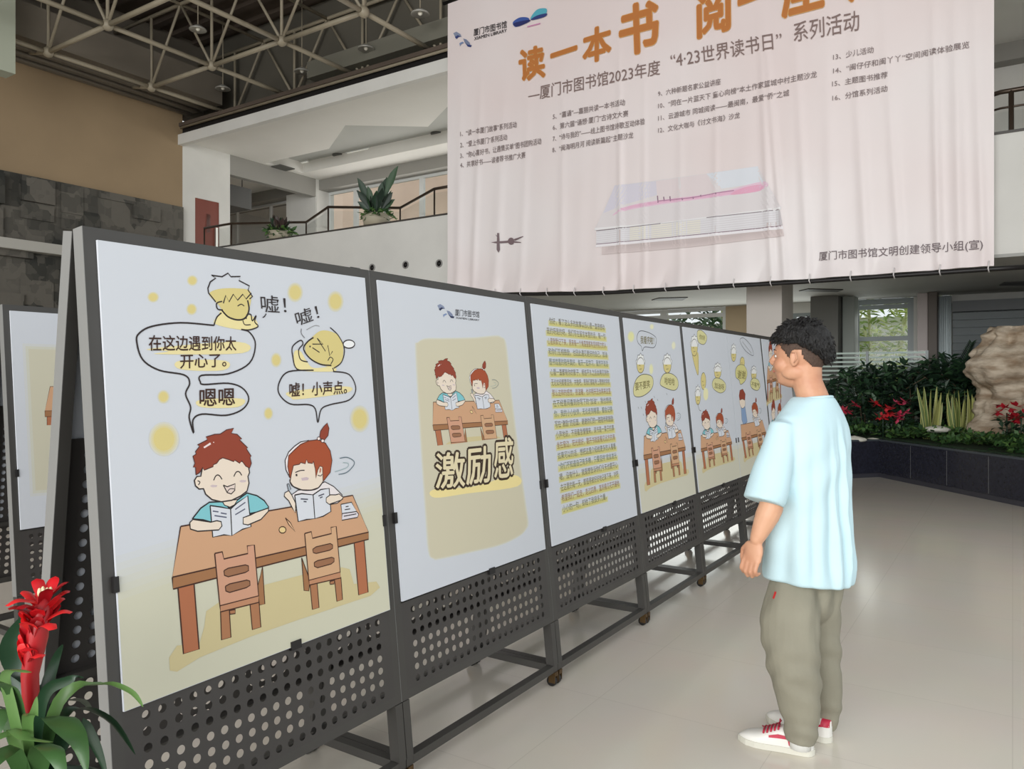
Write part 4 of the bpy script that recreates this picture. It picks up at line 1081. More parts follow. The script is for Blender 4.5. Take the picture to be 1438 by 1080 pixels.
def cloth_mat():
    m = bpy.data.materials.new('banner_cloth'); m.use_nodes = True
    nt = m.node_tree; p = nt.nodes['Principled BSDF']; p.inputs['Roughness'].default_value = .42; p.inputs['Specular IOR Level'].default_value = .4
    tc = nt.nodes.new('ShaderNodeTexCoord'); mp = nt.nodes.new('ShaderNodeMapping'); mp.inputs['Scale'].default_value = (.1, .28, .34)
    nt.links.new(tc.outputs['Object'], mp.inputs[0])
    n = nt.nodes.new('ShaderNodeTexNoise'); n.inputs['Scale'].default_value = 1.0; n.inputs['Detail'].default_value = 2
    nt.links.new(mp.outputs[0], n.inputs['Vector'])
    r = nt.nodes.new('ShaderNodeValToRGB'); r.color_ramp.elements[0].position = .35; r.color_ramp.elements[1].position = .62
    r.color_ramp.elements[0].color = (*lin((240, 226, 225)), 1); r.color_ramp.elements[1].color = (*lin((245, 238, 238)), 1)
    nt.links.new(n.outputs['Fac'], r.inputs[0]); nt.links.new(r.outputs[0], p.inputs['Base Color'])
    return m
ban = thing('banner', 'huge pale pink hanging banner with orange title characters and a book picture', 'banner', (AB, (bL + bR) / 2, 2.8))
NBX, NBZ = 420, 90
m = MB(); vs = []; fs = []
for i in range(NBX + 1):
    b = bR + (bL - bR) * i / NBX; zb = zbot(b)
    for j in range(NBZ + 1):
        t = (j / NBZ) ** 1.3; z = zb + (ZTOP - zb) * t
        vs.append((AB - fold(b, z), b, z))
for i in range(NBX):
    for j in range(NBZ):
        k = i * (NBZ + 1) + j; fs.append((k, k + 1, k + NBZ + 2, k + NBZ + 1))
m.add(vs, fs, cloth_mat(), True)
m.build('cloth', ban)
P = Print(lambda b, z, h: (AB - .004 - h, b, z), lambda p: (lambda q: (q.y, q.z))(onA(p[0], p[1], AB)))
P.step = .0001
def z3(x, y): return (620 + x / 3.273, y / 3.273)
def z4(x, y): return (1030 + x / 2.571, y / 2.571)
def zb1(x, y): return (640 + x / 4.959, 130 + y / 4.959)
def zb3(x, y): return (920 + x / 5.531, 100 + y / 5.531)
def zb4(x, y): return (1150 + x / 5.752, 50 + y / 5.752)
def zk(x, y): return (820 + x / 4.639, 220 + y / 4.639)
def zf(x, y): return (1140 + x / 4.846, 240 + y / 4.846)
def zp(x, y): return (660 + x / 11.98, 300 + y / 11.98)
# printed book
for k in range(4): P.fill([zk(x, y) for x, y in ((120 + k * 20, 480), (1290 - k * 8, 430), (1310 - k * 12, 520 - k * 12), (700, 590 - k * 8), (120 + k * 20, 640 - k * 16))], (224 - k * 5, 210 - k * 5, 209 - k * 5))
P.fill([zk(x, y) for x, y in ((205, 190), (1135, 65), (1290, 335), (1285, 350), (75, 478))], (234, 228, 230))
P.fill([zk(x, y) for x, y in ((205, 190), (470, 160), (480, 250), (280, 310), (130, 370))], (226, 222, 234)); P.fill([zk(x, y) for x, y in ((800, 112), (1135, 65), (1175, 170), (900, 210))], (232, 236, 244)); P.fill([zk(x, y) for x, y in ((470, 160), (800, 112), (870, 235), (480, 285))], (236, 224, 226))
for c, o_ in (((240, 208, 226), 0), ((238, 192, 216), 1)):
    P.fill([zk(x, y) for x, y in ((190 + o_ * 30, 385 - o_ * 20), (270, 330), (480, 285 + o_ * 6), (870, 235 + o_ * 4), (1165, 165 + o_ * 18), (1175, 215 - o_ * 6), (880, 262 - o_ * 6), (500, 312 - o_ * 8), (280, 352 - o_ * 8))], c, True)
P.fill([zk(x, y) for x, y in ((1040, 205), (1160, 185), (1150, 225), (960, 250))], (240, 180, 206), True)
for x, y0_, y1_ in ((480, 255, 300), (520, 262, 290), (560, 258, 290), (640, 270, 285), (710, 262, 275), (760, 250, 262), (860, 236, 246)): P.stroke([zk(x, y0_), zk(x + 4, y1_)], .018, (150, 120, 140), False)
P.stroke([zk(x, y) for x, y in ((480, 290), (560, 282), (700, 268), (880, 236), (980, 222))], .014, (190, 140, 170))
P.fill([zk(x, y) for x, y in ((75, 466), (500, 430), (1290, 332), (1286, 350), (75, 482))], (246, 244, 246)); P.fill([zk(x, y) for x, y in ((85, 484), (1275, 350), (1276, 452), (85, 572))], (236, 234, 238))
P.fill([zk(x, y) for x, y in ((300, 462), (760, 412), (760, 500), (300, 548))], (240, 236, 226))
for k in range(6): P.stroke([zk(86, 496 + k * 13), zk(1275, 366 + k * 15)], .008, (222, 218, 222), False)
P.stroke([zk(86, 486), zk(500, 436)], .012, (150, 140, 146), False); P.stroke([zk(800, 398), zk(1275, 350)], .012, (150, 140, 146), False)
P.fill([zk(x, y) for x, y in ((85, 574), (1300, 455), (1305, 474), (80, 592))], (248, 244, 248)); P.stroke([zk(85, 572), zk(1290, 455)], .012, (150, 130, 140), False)
P.fill([zk(x, y) for x, y in ((1275, 350), (1282, 350), (1300, 452), (1276, 452))], (206, 200, 204))
# distant bird or drone mark
BIRD = (128, 110, 114)
P.fill([zp(x, y) for x, y in ((360, 485), (470, 470), (640, 455), (650, 490), (470, 505))], BIRD); P.fill([zp(x, y) for x, y in ((470, 330), (500, 330), (512, 610), (490, 660), (462, 610))], BIRD); P.dot(zp(695, 465), 4.6, 5.0, BIRD)
P.fill([zp(x, y) for x, y in ((740, 430), (905, 382), (910, 392), (760, 460))], BIRD); P.fill([zp(x, y) for x, y in ((750, 465), (865, 482), (875, 495), (750, 490))], BIRD); P.fill([zp(x, y) for x, y in ((440, 345), (470, 380), (462, 390))], BIRD)
# title
P.layer = 24
OR = (196, 124, 66); ORL = (226, 176, 110)
for s_, a, b_, u in (('读', z3(362, 362), z3(474, 338), z3(358, 240)), ('一', z3(505, 318), z3(622, 282), z3(505, 195)), ('本', z3(655, 285), z3(780, 250), z3(655, 155)), ('书', z3(828, 245), z3(998, 200), z3(822, 55)), ('阅', z3(1180, 158), z3(1325, 118), z3(1178, -10)),
                     ('一', z4(20, 84), z4(146, 40), z4(20, -70)), ('座', z4(180, 50), z4(325, 12), z4(178, -110)), ('城', z4(385, 0), z4(540, -45), z4(380, -170))):
    P.text(s_, a, b_, u, ORL, .042); P.text(s_, a, b_, u, OR, .03); P.layer = 24
GR = (140, 120, 116)
P.text('—厦门市图书馆2023年度', z3(400, 462), z3(1006, 338), z3(400, 408), GR, .004); P.text('“4·23世界读书日”', z3(1056, 310), (1099, 66), z3(1052, 246), GR, .004); P.text('系列活动', z4(220, 150), z4(456, 106), z4(218, 88), GR, .004)
SM = (142, 128, 128)
for s_, a, b_ in (('1、“读一本厦门故事”系列活动', (40, 308), (425, 240)), ('2、“爱上书厦门”系列活动', (40, 386), (360, 328)), ('3、“你心喜好书，让遇情买单”图书团购活动', (40, 460), (597, 356)), ('4、共享好书——读者荐书推广大赛', (40, 526), (487, 452)),
                  ('5、“嘉诵”—嘉丽共读一本书活动', (678, 186), (1183, 88)), ('6、第六届“诵想·厦门”古诗文大赛', (678, 262), (1205, 165)), ('7、“诗与我的”——线上图书馆诗歌互动体验', (678, 340), (1320, 220)), ('8、“闽海明月河 阅读新篇起”主题沙龙', (675, 418), (1240, 315))):
    P.text(s_, zb1(*a), zb1(*b_), zb1(a[0], a[1] - 36), SM, .006); P.layer = 24
for s_, a, b_ in (('9、六种新题名家公益讲座', (25, 196), (510, 100)), ('10、“同在一片蓝天下 童心向榜”本土作家篮城中村主题沙龙', (25, 290), (1260, 48)), ('11、云游城市 同城阅读——最闽南，最爱“侨”之城', (25, 385), (1045, 192)), ('12、文化大咖与《讨文书海》沙龙', (25, 480), (660, 362))):
    P.text(s_, zb3(*a), zb3(*b_), zb3(a[0], a[1] - 40), SM, .006); P.layer = 24
for s_, a, b_ in (('13、少儿活动', (118, 200), (443, 136)), ('14、“闽仔仔和闽丫丫”空间阅读体验展览', (118, 310), (1215, 96)), ('15、主题图书推荐', (110, 415), (555, 340)), ('16、分馆系列活动', (112, 530), (555, 450))):
    P.text(s_, zb4(*a), zb4(*b_), zb4(a[0], a[1] - 44), SM, .006); P.layer = 24
P.text('厦门市图书馆文明创建领导小组(宣)', zf(50, 608), zf(1165, 530), zf(50, 555), (122, 110, 114), .004)
# library logo and open-book logo
logo(P, (z3(58, 148), 1.08), (z3(152, 166), z3(302, 126), z3(152, 138)), (z3(155, 188), z3(302, 148), z3(155, 173)), (60, 72, 130))
P.fill([z3(x, y) for x, y in ((330, 105), (360, 82), (398, 82), (400, 98), (345, 125))], (70, 96, 168), True); P.fill([z3(x, y) for x, y in ((410, 85), (440, 45), (482, 40), (478, 66), (430, 88))], (92, 180, 200), True)
P.fill([z3(x, y) for x, y in ((335, 108), (400, 92), (405, 100), (350, 124))], (50, 56, 110), True); P.fill([z3(x, y) for x, y in ((410, 92), (440, 72), (484, 62), (478, 76), (435, 90))], (58, 70, 130), True); P.stroke([z3(395, 124), z3(455, 108)], .02, (216, 150, 190), False)
po = P.mb.build('printed_design', ban)
bmx = bmesh.new(); bmx.from_mesh(po.data)
for _ in range(9):
    ed = [e for e in bmx.edges if e.calc_length() > .055]
    if not ed: break
    bmesh.ops.triangulate(bmx, faces=[f for f in bmx.faces if len(f.verts) > 3])
    ed = [e for e in bmx.edges if e.calc_length() > .055]
    bmesh.ops.subdivide_edges(bmx, edges=ed, cuts=1)
org = Vector((AB, (bL + bR) / 2, 2.8))
for v in bmx.verts:
    w_ = v.co + org; v.co.x -= fold(w_.y, w_.z) + .010
bmx.to_mesh(po.data); bmx.free()
# bottom pole and ties
pts = [(AB - .02, b, zbot(b) - .035) for b in [bR - .35 + (bL - bR + .4) * k / 24 for k in range(25)]]
MB().tube(pts, .03, M_DARK, 8).build('bottom_pole', ban)
ties = MB()
for k in range(17):
    b = bR + .05 + (bL - bR - .1) * k / 16; z = zbot(b)
    ties.tube([(AB - .075, b, z + .06), (AB - .08, b + .01, z - .03), (AB - .03, b, z - .075)], .008, mat('white_tie', (230, 226, 226), .6), 5)
ties.build('ties', ban)
MB().tube([(AB, bR - .2, ZTOP + .03), (AB, bL + .1, ZTOP + .03)], .03, M_DARK, 8).build('top_pole', ban)
# ------------------------------------------------------------------ granite planter and its plants
M_GRAN = mat('dark_blue_granite', (44, 45, 58), 0.22, var=0.25, vscale=30, rgb2=(34, 35, 45))
M_SOIL = mat('dark_soil', (52, 42, 34), 0.95, var=.3, vscale=12)
LEAF_D = [mat('deep_green_leaf', (40, 66, 46), .45), mat('deep_green_leaf_paler', (54, 84, 54), .45), mat('blackish_green_leaf', (30, 50, 38), .5)]  # dark leaf greens, mostly picked at random
LEAF_M = [mat('mid_green_leaf', (70, 104, 56), .5), mat('fresh_green_leaf', (88, 122, 62), .5), mat('darker_green_leaf', (50, 82, 46), .5)]  # medium leaf greens, picked at random per leaf
PLN = [(11.62, 2.38), (12.50, 1.66), (10.35, -0.23), (11.3, -1.2), (13.9, -1.2), (13.9, 2.5), (12.6, 2.75)]
pt_ = thing('planter', 'long dark granite planter bed under the gallery, right of the man', 'planter', (12.5, .6, 0))
def inset(poly, d):
    out = []; n = len(poly)
    for i in range(n):
        p0, p1, p2 = Vector(poly[i - 1]), Vector(poly[i]), Vector(poly[(i + 1) % n])
        e1 = (p1 - p0).normalized(); e2 = (p2 - p1).normalized(); n1 = Vector((e1.y, -e1.x)); n2 = Vector((e2.y, -e2.x))
        nn = (n1 + n2); nn = nn / max(.3, nn.dot(n1)); out.append(tuple(p1 - nn * d))
    return out
area2 = sum(PLN[i][0] * PLN[(i + 1) % len(PLN)][1] - PLN[(i + 1) % len(PLN)][0] * PLN[i][1] for i in range(len(PLN)))
if area2 < 0: PLN = PLN[::-1]
IN = inset(PLN, .12)
m = MB(); n = len(PLN)
vs = [(x, y, z) for z in (.07, .54) for x, y in PLN] + [(x, y, .54) for x, y in IN] + [(x, y, .44) for x, y in IN]
fs = [(i, (i + 1) % n, n + (i + 1) % n, n + i) for i in range(n)] + [(n + i, n + (i + 1) % n, 2 * n + (i + 1) % n, 2 * n + i) for i in range(n)] + [(2 * n + i, 2 * n + (i + 1) % n, 3 * n + (i + 1) % n, 3 * n + i) for i in range(n)]
m.add(vs, fs, M_GRAN); m.build('granite_wall', pt_)
KB = inset(PLN, .03)
MB().prism(KB, 0, .07, mat('kick_base_granite', (66, 66, 74), .3)).build('kick_base', pt_)
MB().prism(IN, .40, .47, M_SOIL).build('soil', pt_)
jt = MB(); mj = mat('pale_joint', (120, 122, 124), .5)
seq = sorted(range(n), key=lambda i: 0)
for i in range(n):
    p0, p1 = Vector(PLN[i]), Vector(PLN[(i + 1) % n]); L = (p1 - p0).length; e = (p1 - p0).normalized(); nn = Vector((e.y, -e.x))
    for k in range(1, int(L / .85) + 1):
        q = p0 + e * (k * L / (int(L / .85) + 1)) + nn * .001
        jt.add([(q.x - e.x * .004, q.y - e.y * .004, .08), (q.x + e.x * .004, q.y + e.y * .004, .08), (q.x + e.x * .004, q.y + e.y * .004, .53), (q.x - e.x * .004, q.y - e.y * .004, .53)], [(0, 1, 2, 3)], mj)
jt.build('joint_line', pt_)
OUT = inset(PLN, -.012)
cp = MB(); vs = [(x, y, z) for x, y in OUT for z in (.54, .565)] + [(x, y, z) for x, y in IN for z in (.54, .565)]
fs = []
for i in range(n):
    j = (i + 1) % n; a0_, a1_, b0_, b1_ = 2 * i, 2 * i + 1, 2 * j, 2 * j + 1; o_ = 2 * n
    fs += [(a0_, b0_, b1_, a1_), (a1_, b1_, o_ + b1_, o_ + a1_), (o_ + a1_, o_ + b1_, o_ + b0_, o_ + a0_), (o_ + a0_, o_ + b0_, b0_, a0_)]
cp.add(vs, fs, mat('coping_granite', (72, 78, 84), .25)); cp.build('coping', pt_)
SZ = .465
def inside(x, y, poly):
    c = False
    for i in range(len(poly)):
        (x0, y0), (x1, y1) = poly[i], poly[i - 1]
        if (y0 > y) != (y1 > y) and x < (x1 - x0) * (y - y0) / (y1 - y0) + x0: c = not c
    return c
# ground cover
rnd = random.Random(5); g = MB(); PL_IN = inset(PLN, .16); k = 0
while k < 4200:
    x, y = rnd.uniform(10.3, 13.6), rnd.uniform(-1.2, 3.2)
    if not inside(x, y, PL_IN): continue
    k += 1
    hh = .1 + .1 * (1 + sin(x * 5 + y * 3)) * .5 + rnd.uniform(0, .09)
    q = Vector((x, y, SZ + hh)); d = Vector((rnd.gauss(-.3, .7), rnd.gauss(-.2, .7), rnd.uniform(.1, .9))).normalized(); sd = d.cross(Vector((rnd.gauss(0, .4), rnd.gauss(0, .4), 1))).normalized(); L = rnd.uniform(.06, .12)
    g.add([q, q + d * L * .5 + sd * L * .3, q + d * L, q + d * L * .5 - sd * L * .3], [(0, 1, 2, 3)], rnd.choice(LEAF_M))
gc = MB()
gx = 26
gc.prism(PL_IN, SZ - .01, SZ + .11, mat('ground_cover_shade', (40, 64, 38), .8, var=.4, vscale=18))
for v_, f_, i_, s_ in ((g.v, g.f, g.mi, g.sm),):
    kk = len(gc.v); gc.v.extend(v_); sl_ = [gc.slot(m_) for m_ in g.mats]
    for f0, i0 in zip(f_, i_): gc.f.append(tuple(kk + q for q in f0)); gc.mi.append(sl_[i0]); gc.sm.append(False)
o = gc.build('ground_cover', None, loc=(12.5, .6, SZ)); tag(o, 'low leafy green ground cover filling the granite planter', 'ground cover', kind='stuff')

def soil_pt(px, Y):
    p = atY(px, 500, Y); return Vector((p.x, p.y, SZ))
def bush(px, Y, h, r, label, n, size, mats, seed, name='leafy_shrub', asp=.4):
    p = soil_pt(px, Y); t = thing(name, label, 'shrub', p)
    st = MB(); rr = random.Random(seed)
    for k in range(6): st.tube([p, p + Vector((rr.uniform(-.4, .4) * r, rr.uniform(-.4, .4) * r, h * .5)), p + Vector((rr.uniform(-.9, .9) * r, rr.uniform(-.9, .9) * r, h * .85))], [.014, .01, .005], mat('brown_stem', (84, 70, 50), .7), 5)
    st.build('stems', t)
    f = MB(); leaf_cloud(f, p + Vector((0, 0, h * .58)), (r, r, h * .46), n, size, mats, .35, seed, asp); f.build('foliage', t)
    return t
bush(1213, 12.5, 1.15, .62, 'dark bushy shrub in the planter directly right of the man\'s shoulder', 900, .17, LEAF_D, 1)
bush(1258, 12.3, 1.2, .62, 'dark bushy shrub in the planter behind the middle red flowers', 900, .17, LEAF_D, 2)
bush(1325, 12.3, 1.3, .55, 'dark dense shrub in the planter between the striped grass clumps and the palm', 1000, .18, LEAF_D, 3)
bush(1357, 11.9, 1.25, .42, 'dark shrub in the planter touching the pale rock', 700, .16, LEAF_D, 4)
def palm(px, Y, h, label, nf, L, seed, leaflets=True, cat='palm'):
    p = soil_pt(px, Y); t = thing('palm', label, cat, p); rr = random.Random(seed)
    top = p + Vector((0, 0, h * .55)); MB().tube([p, top], [.03, .02], mat('brown_stem', (84, 70, 50), .7), 7).build('stem', t)
    for k in range(nf):
        a = 2 * pi * k / nf + rr.uniform(-.3, .3); el = rr.uniform(.5, 1.25); l = L * rr.uniform(.75, 1.1)
        d = Vector((cos(a) * cos(el), sin(a) * cos(el), sin(el))); f = MB(); pts = [top + d * l * s_ + Vector((0, 0, -.45 * l * s_ * s_ * cos(el))) for s_ in (0, .2, .4, .6, .8, 1)]
        if leaflets:
            f.tube(pts, [.008, .007, .006, .005, .004, .002], LEAF_D[1], 5); sd = Vector((-sin(a), cos(a), 0))
            for i in range(18):
                s_ = .2 + .8 * i / 18; q = top + d * l * s_ + Vector((0, 0, -.45 * l * s_ * s_ * cos(el))); ll = l * .34 * (1 - .55 * s_)
                for sg in (-1, 1): f.blade([q, q + (sd * sg * .8 + d * .5).normalized() * ll * .5, q + (sd * sg * .75 + d * .6).normalized() * ll + Vector((0, 0, -.15 * ll))], [.008, .013, .001], rr.choice(LEAF_D), d, 0)
        else:
            f.blade(pts, [.015, .05, .07, .065, .04, .004], rr.choice(LEAF_D), (-sin(a), cos(a), 0), .25)
        f.build('frond' if leaflets else 'leaf', t)
palm(1282, 12.3, 1.35, 'broad-leaved rosette plant rising above the shrubs in front of the striped glass', 11, .62, 8, False, 'plant')
palm(1240, 12.6, 1.3, 'smaller broad-leaved rosette plant above the shrubs nearest the window', 8, .42, 9, False, 'plant')
palm(1340, 12.1, 1.6, 'feathery dark palm beside the pale rock', 12, .8, 10)
def poinsettia(px, py, Y, label, n, seed, col=((206, 44, 52), (222, 70, 78))):
    c = atY(px, py, Y); p = Vector((c.x, c.y, SZ)); t = thing('red_flower', label, 'flower', p, 'red flowers in the planter'); rr = random.Random(seed)
    MB().tube([p, c], .01, LEAF_D[0], 6).build('stem', t)
    f = MB(); ms = [mat('red_bract_%d' % col[0][0], col[0], .5), mat('pink_bract_%d' % col[1][0], col[1], .5)]
    for k in range(n):
        q = c + Vector((rr.uniform(-.09, .09), rr.uniform(-.11, .11), rr.uniform(-.16, .12)))
        for j in range(6):
            a = j * pi / 3 + rr.uniform(-.3, .3); d = Vector((cos(a) * .7, sin(a), rr.uniform(-.9, .9))).normalized()
            f.blade([q, q + d * .045, q + d * .095], [.01, .03, .003], rr.choice(ms), Vector((-sin(a), cos(a), .2)), .2)
    f.build('petals', t)
    l = MB(); leaf_cloud(l, (p + c) / 2, (.16, .16, (c.z - p.z) * .45), 60, .12, LEAF_D, .2, seed, .5); l.build('foliage', t)
poinsettia(1240, 572, 11.7, 'red flower cluster in the planter, the tallest one beside the man', 8, 1)
poinsettia(1267, 574, 11.7, 'pink-red flower cluster in the planter, halfway between man and striped grass', 6, 2, ((214, 60, 92), (232, 92, 124)))
poinsettia(1192, 572, 11.9, 'dim red flower cluster touching the man\'s shoulder', 4, 3, ((176, 40, 66), (190, 60, 80)))
poinsettia(1414, 580, 10.2, 'dark red flowers in front of the pale rock at the right', 8, 4, ((190, 36, 50), (170, 30, 46)))
poinsettia(1434, 577, 10.0, 'dark red flowers cut by the right picture edge before the pale rock', 7, 5, ((190, 36, 50), (170, 30, 46)))
def striped(px, py0, py1, Y, label, n, w, seed):
    b = atY(px, py0, Y); p = Vector((b.x, b.y, SZ)); top = atY(px, py1, Y).z; t = thing('snake_plant', label, 'plant', p, 'striped snake plants in the planter'); rr = random.Random(seed)
    mg, my = mat('snake_leaf_green', (84, 110, 56), .45), mat('snake_leaf_yellow', (182, 184, 112), .45)
    for k in range(n):
        a = 2 * pi * k / n; q = p + Vector((cos(a), sin(a), 0)) * w * .35 * rr.uniform(.2, 1); tip = p + Vector((cos(a), sin(a), 0)) * w * rr.uniform(.5, 1.2) + Vector((0, 0, (top - SZ) * rr.uniform(.7, 1.02)))
        mid = (q + tip) / 2 + Vector((cos(a), sin(a), 0)) * w * rr.uniform(-.1, .35); sd = Vector((-sin(a + 1), cos(a + 1), 0))
        f = MB(); pts = catmull([tuple(q), tuple(mid), tuple(tip)], False, 4); ws = [.022, .026, .028, .029, .028, .026, .02, .013, .002]
        f.blade(pts, ws, my, sd, .35); f.blade([Vector(v) + Vector((0, 0, .001)) + (CAM - Vector(v)).normalized() * 0 for v in pts], [v * .55 for v in ws], mg, sd, .42)
        f.build('leaf', t)
striped(1306, 610, 543, 11.3, 'yellow-edged snake plant in the planter, the one further from the rock', 12, .16, 1)
striped(1347, 606, 541, 11.1, 'yellow-edged snake plant in the planter, the one nearer the rock', 16, .18, 2)
def stone(px, py, Y, r, label, seed):
    c = atY(px, py, Y); rr = random.Random(seed); m = MB(); m.ball((0, 0, 0), r, mat('white_stone', (214, 212, 200), .8, var=.15, vscale=20), 14, 9)
    for v in m.v: v *= 1 + .12 * sin(v.x * 40 + seed) * cos(v.y * 37)
    for v in m.v: v += c
    o = m.build('stone', None, loc=c); tag(o, label, 'stone', 'pale stones in the planter')
stone(1316, 603, 10.75, (.12, .16, .05), 'flat white stone on the ground cover below the striped plants', 1)
stone(1200, 617, 11.35, (.07, .16, .05), 'white stone on the planter edge touching the man\'s sleeve side', 2)
stone(1226, 618, 11.45, (.06, .1, .035), 'small white stone at the inner corner of the planter edge', 3)
# pale scholar's rock
rc = soil_pt(1424, 10.75)
def nz(*a):
    from mathutils import noise
    return noise.noise(Vector(a))
m = MB(); NU, NV = 96, 110; vs = []; HT = 1.72
prof = [(0, .62), (.12, .64), (.17, .58), (.25, .47), (.41, .42), (.52, .48), (.60, .58), (.70, .61), (.78, .5), (.86, .42), (.94, .40), (1.0, .30)]
def pr(t):
    for (t0, r0), (t1, r1) in zip(prof, prof[1:]):
        if t <= t1: return r0 + (r1 - r0) * (t - t0) / (t1 - t0)
    return prof[-1][1]
for j in range(NV + 1):
    t = j / NV
    for i in range(NU):
        a = 2 * pi * i / NU; r = pr(t); c, s_ = cos(a), sin(a)
        strata = .05 * nz(c * .8, s_ * .8, t * 13) + .035 * nz(c * 2, s_ * 2, t * 26 + 5)
        d = .13 * nz(c * 1.6 + 3, s_ * 1.6, t * 3.5) + strata + .04 * nz(c * 5, s_ * 5, t * 9) - .10 * max(0, nz(c * 2.2 + 9, s_ * 2.2, t * 6) - .12) * 2
        vs.append((rc.x + (r + d) * c * .8, rc.y + (r + d) * s_, rc.z + t * HT + .03 * nz(c * 3, s_ * 3, t * 5)))
fs = [(j * NU + i, j * NU + (i + 1) % NU, (j + 1) * NU + (i + 1) % NU, (j + 1) * NU + i) for j in range(NV) for i in range(NU)] + [tuple(NV * NU + i for i in range(NU))]
m.add(vs, fs, mat('pale_tan_rock', (214, 200, 180), .85, var=.4, vscale=3.2, rgb2=(150, 128, 104), bump=.8, bscale=14, stretch=(1, 1, 2.6)), True)
o = m.build('rock', None, loc=rc); tag(o, 'tall pale weathered rock standing in the planter at the right edge', 'rock')

# ---- potted plants on the gallery ledge
def pot(c, r0, r1, h, m_): return MB().lathe([(r0, 0), (r1, h), (r1 * .93, h), (r1 * .9, h - .05), (.01, h - .05)], m_, c, 20)
M_POT = mat('beige_planter_pot', (178, 170, 150), .6)
def gallery_plant(px, pyb, a, label, hp, r0, r1, spec):
    base = onA(px, pyb, a); base.z = 4.47; t = thing('potted_plant', label, 'potted plant', base, 'potted plants on the gallery ledge')
    pot(base, r0, r1, hp, M_POT).build('pot', t); top = base + Vector((0, 0, hp - .04)); rr = random.Random(int(px))
    MB().lathe([(r1 * .9, 0), (.01, .01)], M_SOIL, top, 16).build('soil', t)
    for k, (az, el, L, w, mm, *sd_) in enumerate(spec):
        d = Vector((cos(az) * cos(el), sin(az) * cos(el), sin(el))); q = top + Vector((cos(az), sin(az), 0)) * .05
        pts = [q + d * L * s_ + Vector((0, 0, -.18 * L * s_ ** 3)) for s_ in (0, .25, .45, .6, .75, .88, 1)]
        MB().blade(pts, [.012, .014, w * .6, w, w * .85, w * .45, .004], mm, (CA, -SA, .05) if sd_ else (-sin(az), cos(az), .1), .3).build('leaf', t)
    f = MB(); leaf_cloud(f, top + Vector((0, 0, .03)), (r1 * 1.15, r1 * 1.15, .12), 160, .14, LEAF_M, .1, int(px), .5); f.build('low_foliage', t)
PURP = mat('purplish_leaf', (66, 50, 46), .5)
rr = random.Random(3)
sp1 = [(rr.uniform(0, 6.28), rr.uniform(1.05, 1.5), rr.uniform(.3, .52), .055, rr.choice((PURP, LEAF_D[0], PURP))) for k in range(26)]
gallery_plant(392, 330, GA + .12, 'smaller potted plant with purplish leaves on the gallery ledge, nearer the red door', .16, .2, .25, sp1)
sp2 = [(rr.uniform(0, 6.28), rr.uniform(1.12, 1.5), rr.uniform(.4, .7), .07, rr.choice(LEAF_D)) for k in range(22)]
R_az = atan2(-SA, CA)
sp2 += [(R_az, 1.27, 1.3, .075, LEAF_D[1], 1), (R_az + .3, 1.4, 1.0, .07, LEAF_D[0], 1), (R_az + pi, 1.25, 1.0, .07, LEAF_D[0], 1), (R_az + pi + .4, 1.08, .7, .065, LEAF_D[2], 1), (R_az - .3, 1.08, .66, .07, LEAF_D[2], 1), (R_az, 1.48, .85, .07, LEAF_D[0], 1), (R_az, .95, .55, .06, LEAF_D[1], 1), (R_az + pi, 1.42, .75, .065, LEAF_D[1], 1), (R_az + pi, .9, .5, .06, LEAF_D[0], 1)]
gallery_plant(528, 316, GA + .12, 'taller potted plant with big upright green leaves on the gallery ledge, nearer the banner', .2, .24, .28, sp2)

# ------------------------------------------------------------------ red guzmania in front of the display stand
YF = 1.5
base = atY(48, 1085, YF); base = Vector((base.x, base.y, 0))
t = thing('pedestal', 'low dark plinth under the red-flowered plant at the lower left', 'plinth', base)
MB().box(base.x - .16, base.x + .16, base.y - .16, base.y + .16, 0, .42, mat('dark_plinth', (60, 58, 56), .5)).build('plinth_block', t, bevel=.008)
pb = base + Vector((0, 0, .42))
t = thing('guzmania', 'potted guzmania with a tall red star flower and long strap leaves, lower left', 'potted plant', pb)
pot(pb, .09, .13, .24, mat('dark_green_pot', (44, 58, 48), .5)).build('pot', t)
heart = pb + Vector((0, 0, .24)); MB().lathe([(.12, -.03), (.01, -.02)], M_SOIL, heart, 16).build('soil', t)
LF = [mat('guzmania_leaf', (60, 94, 50), .35), mat('guzmania_leaf_pale', (96, 132, 72), .35), mat('guzmania_leaf_dark', (32, 58, 38), .35)]
def strap(pts_px, w, m_, nm='leaf'):
    pts = [heart] + [atY(px, py, Y) for px, py, Y in pts_px]; q = catmull([tuple(p) for p in pts], False, 6)
    N = len(q); ws = [w * (0.75 + .25 * min(1, i / 5)) * min(1.0, ((N - 1 - i) / (N * .45)) ** .7 if i < N - 1 else .03) for i in range(N)]
    MB().blade(q, ws, m_, (CA, -SA, .0), .35).build(nm, t)
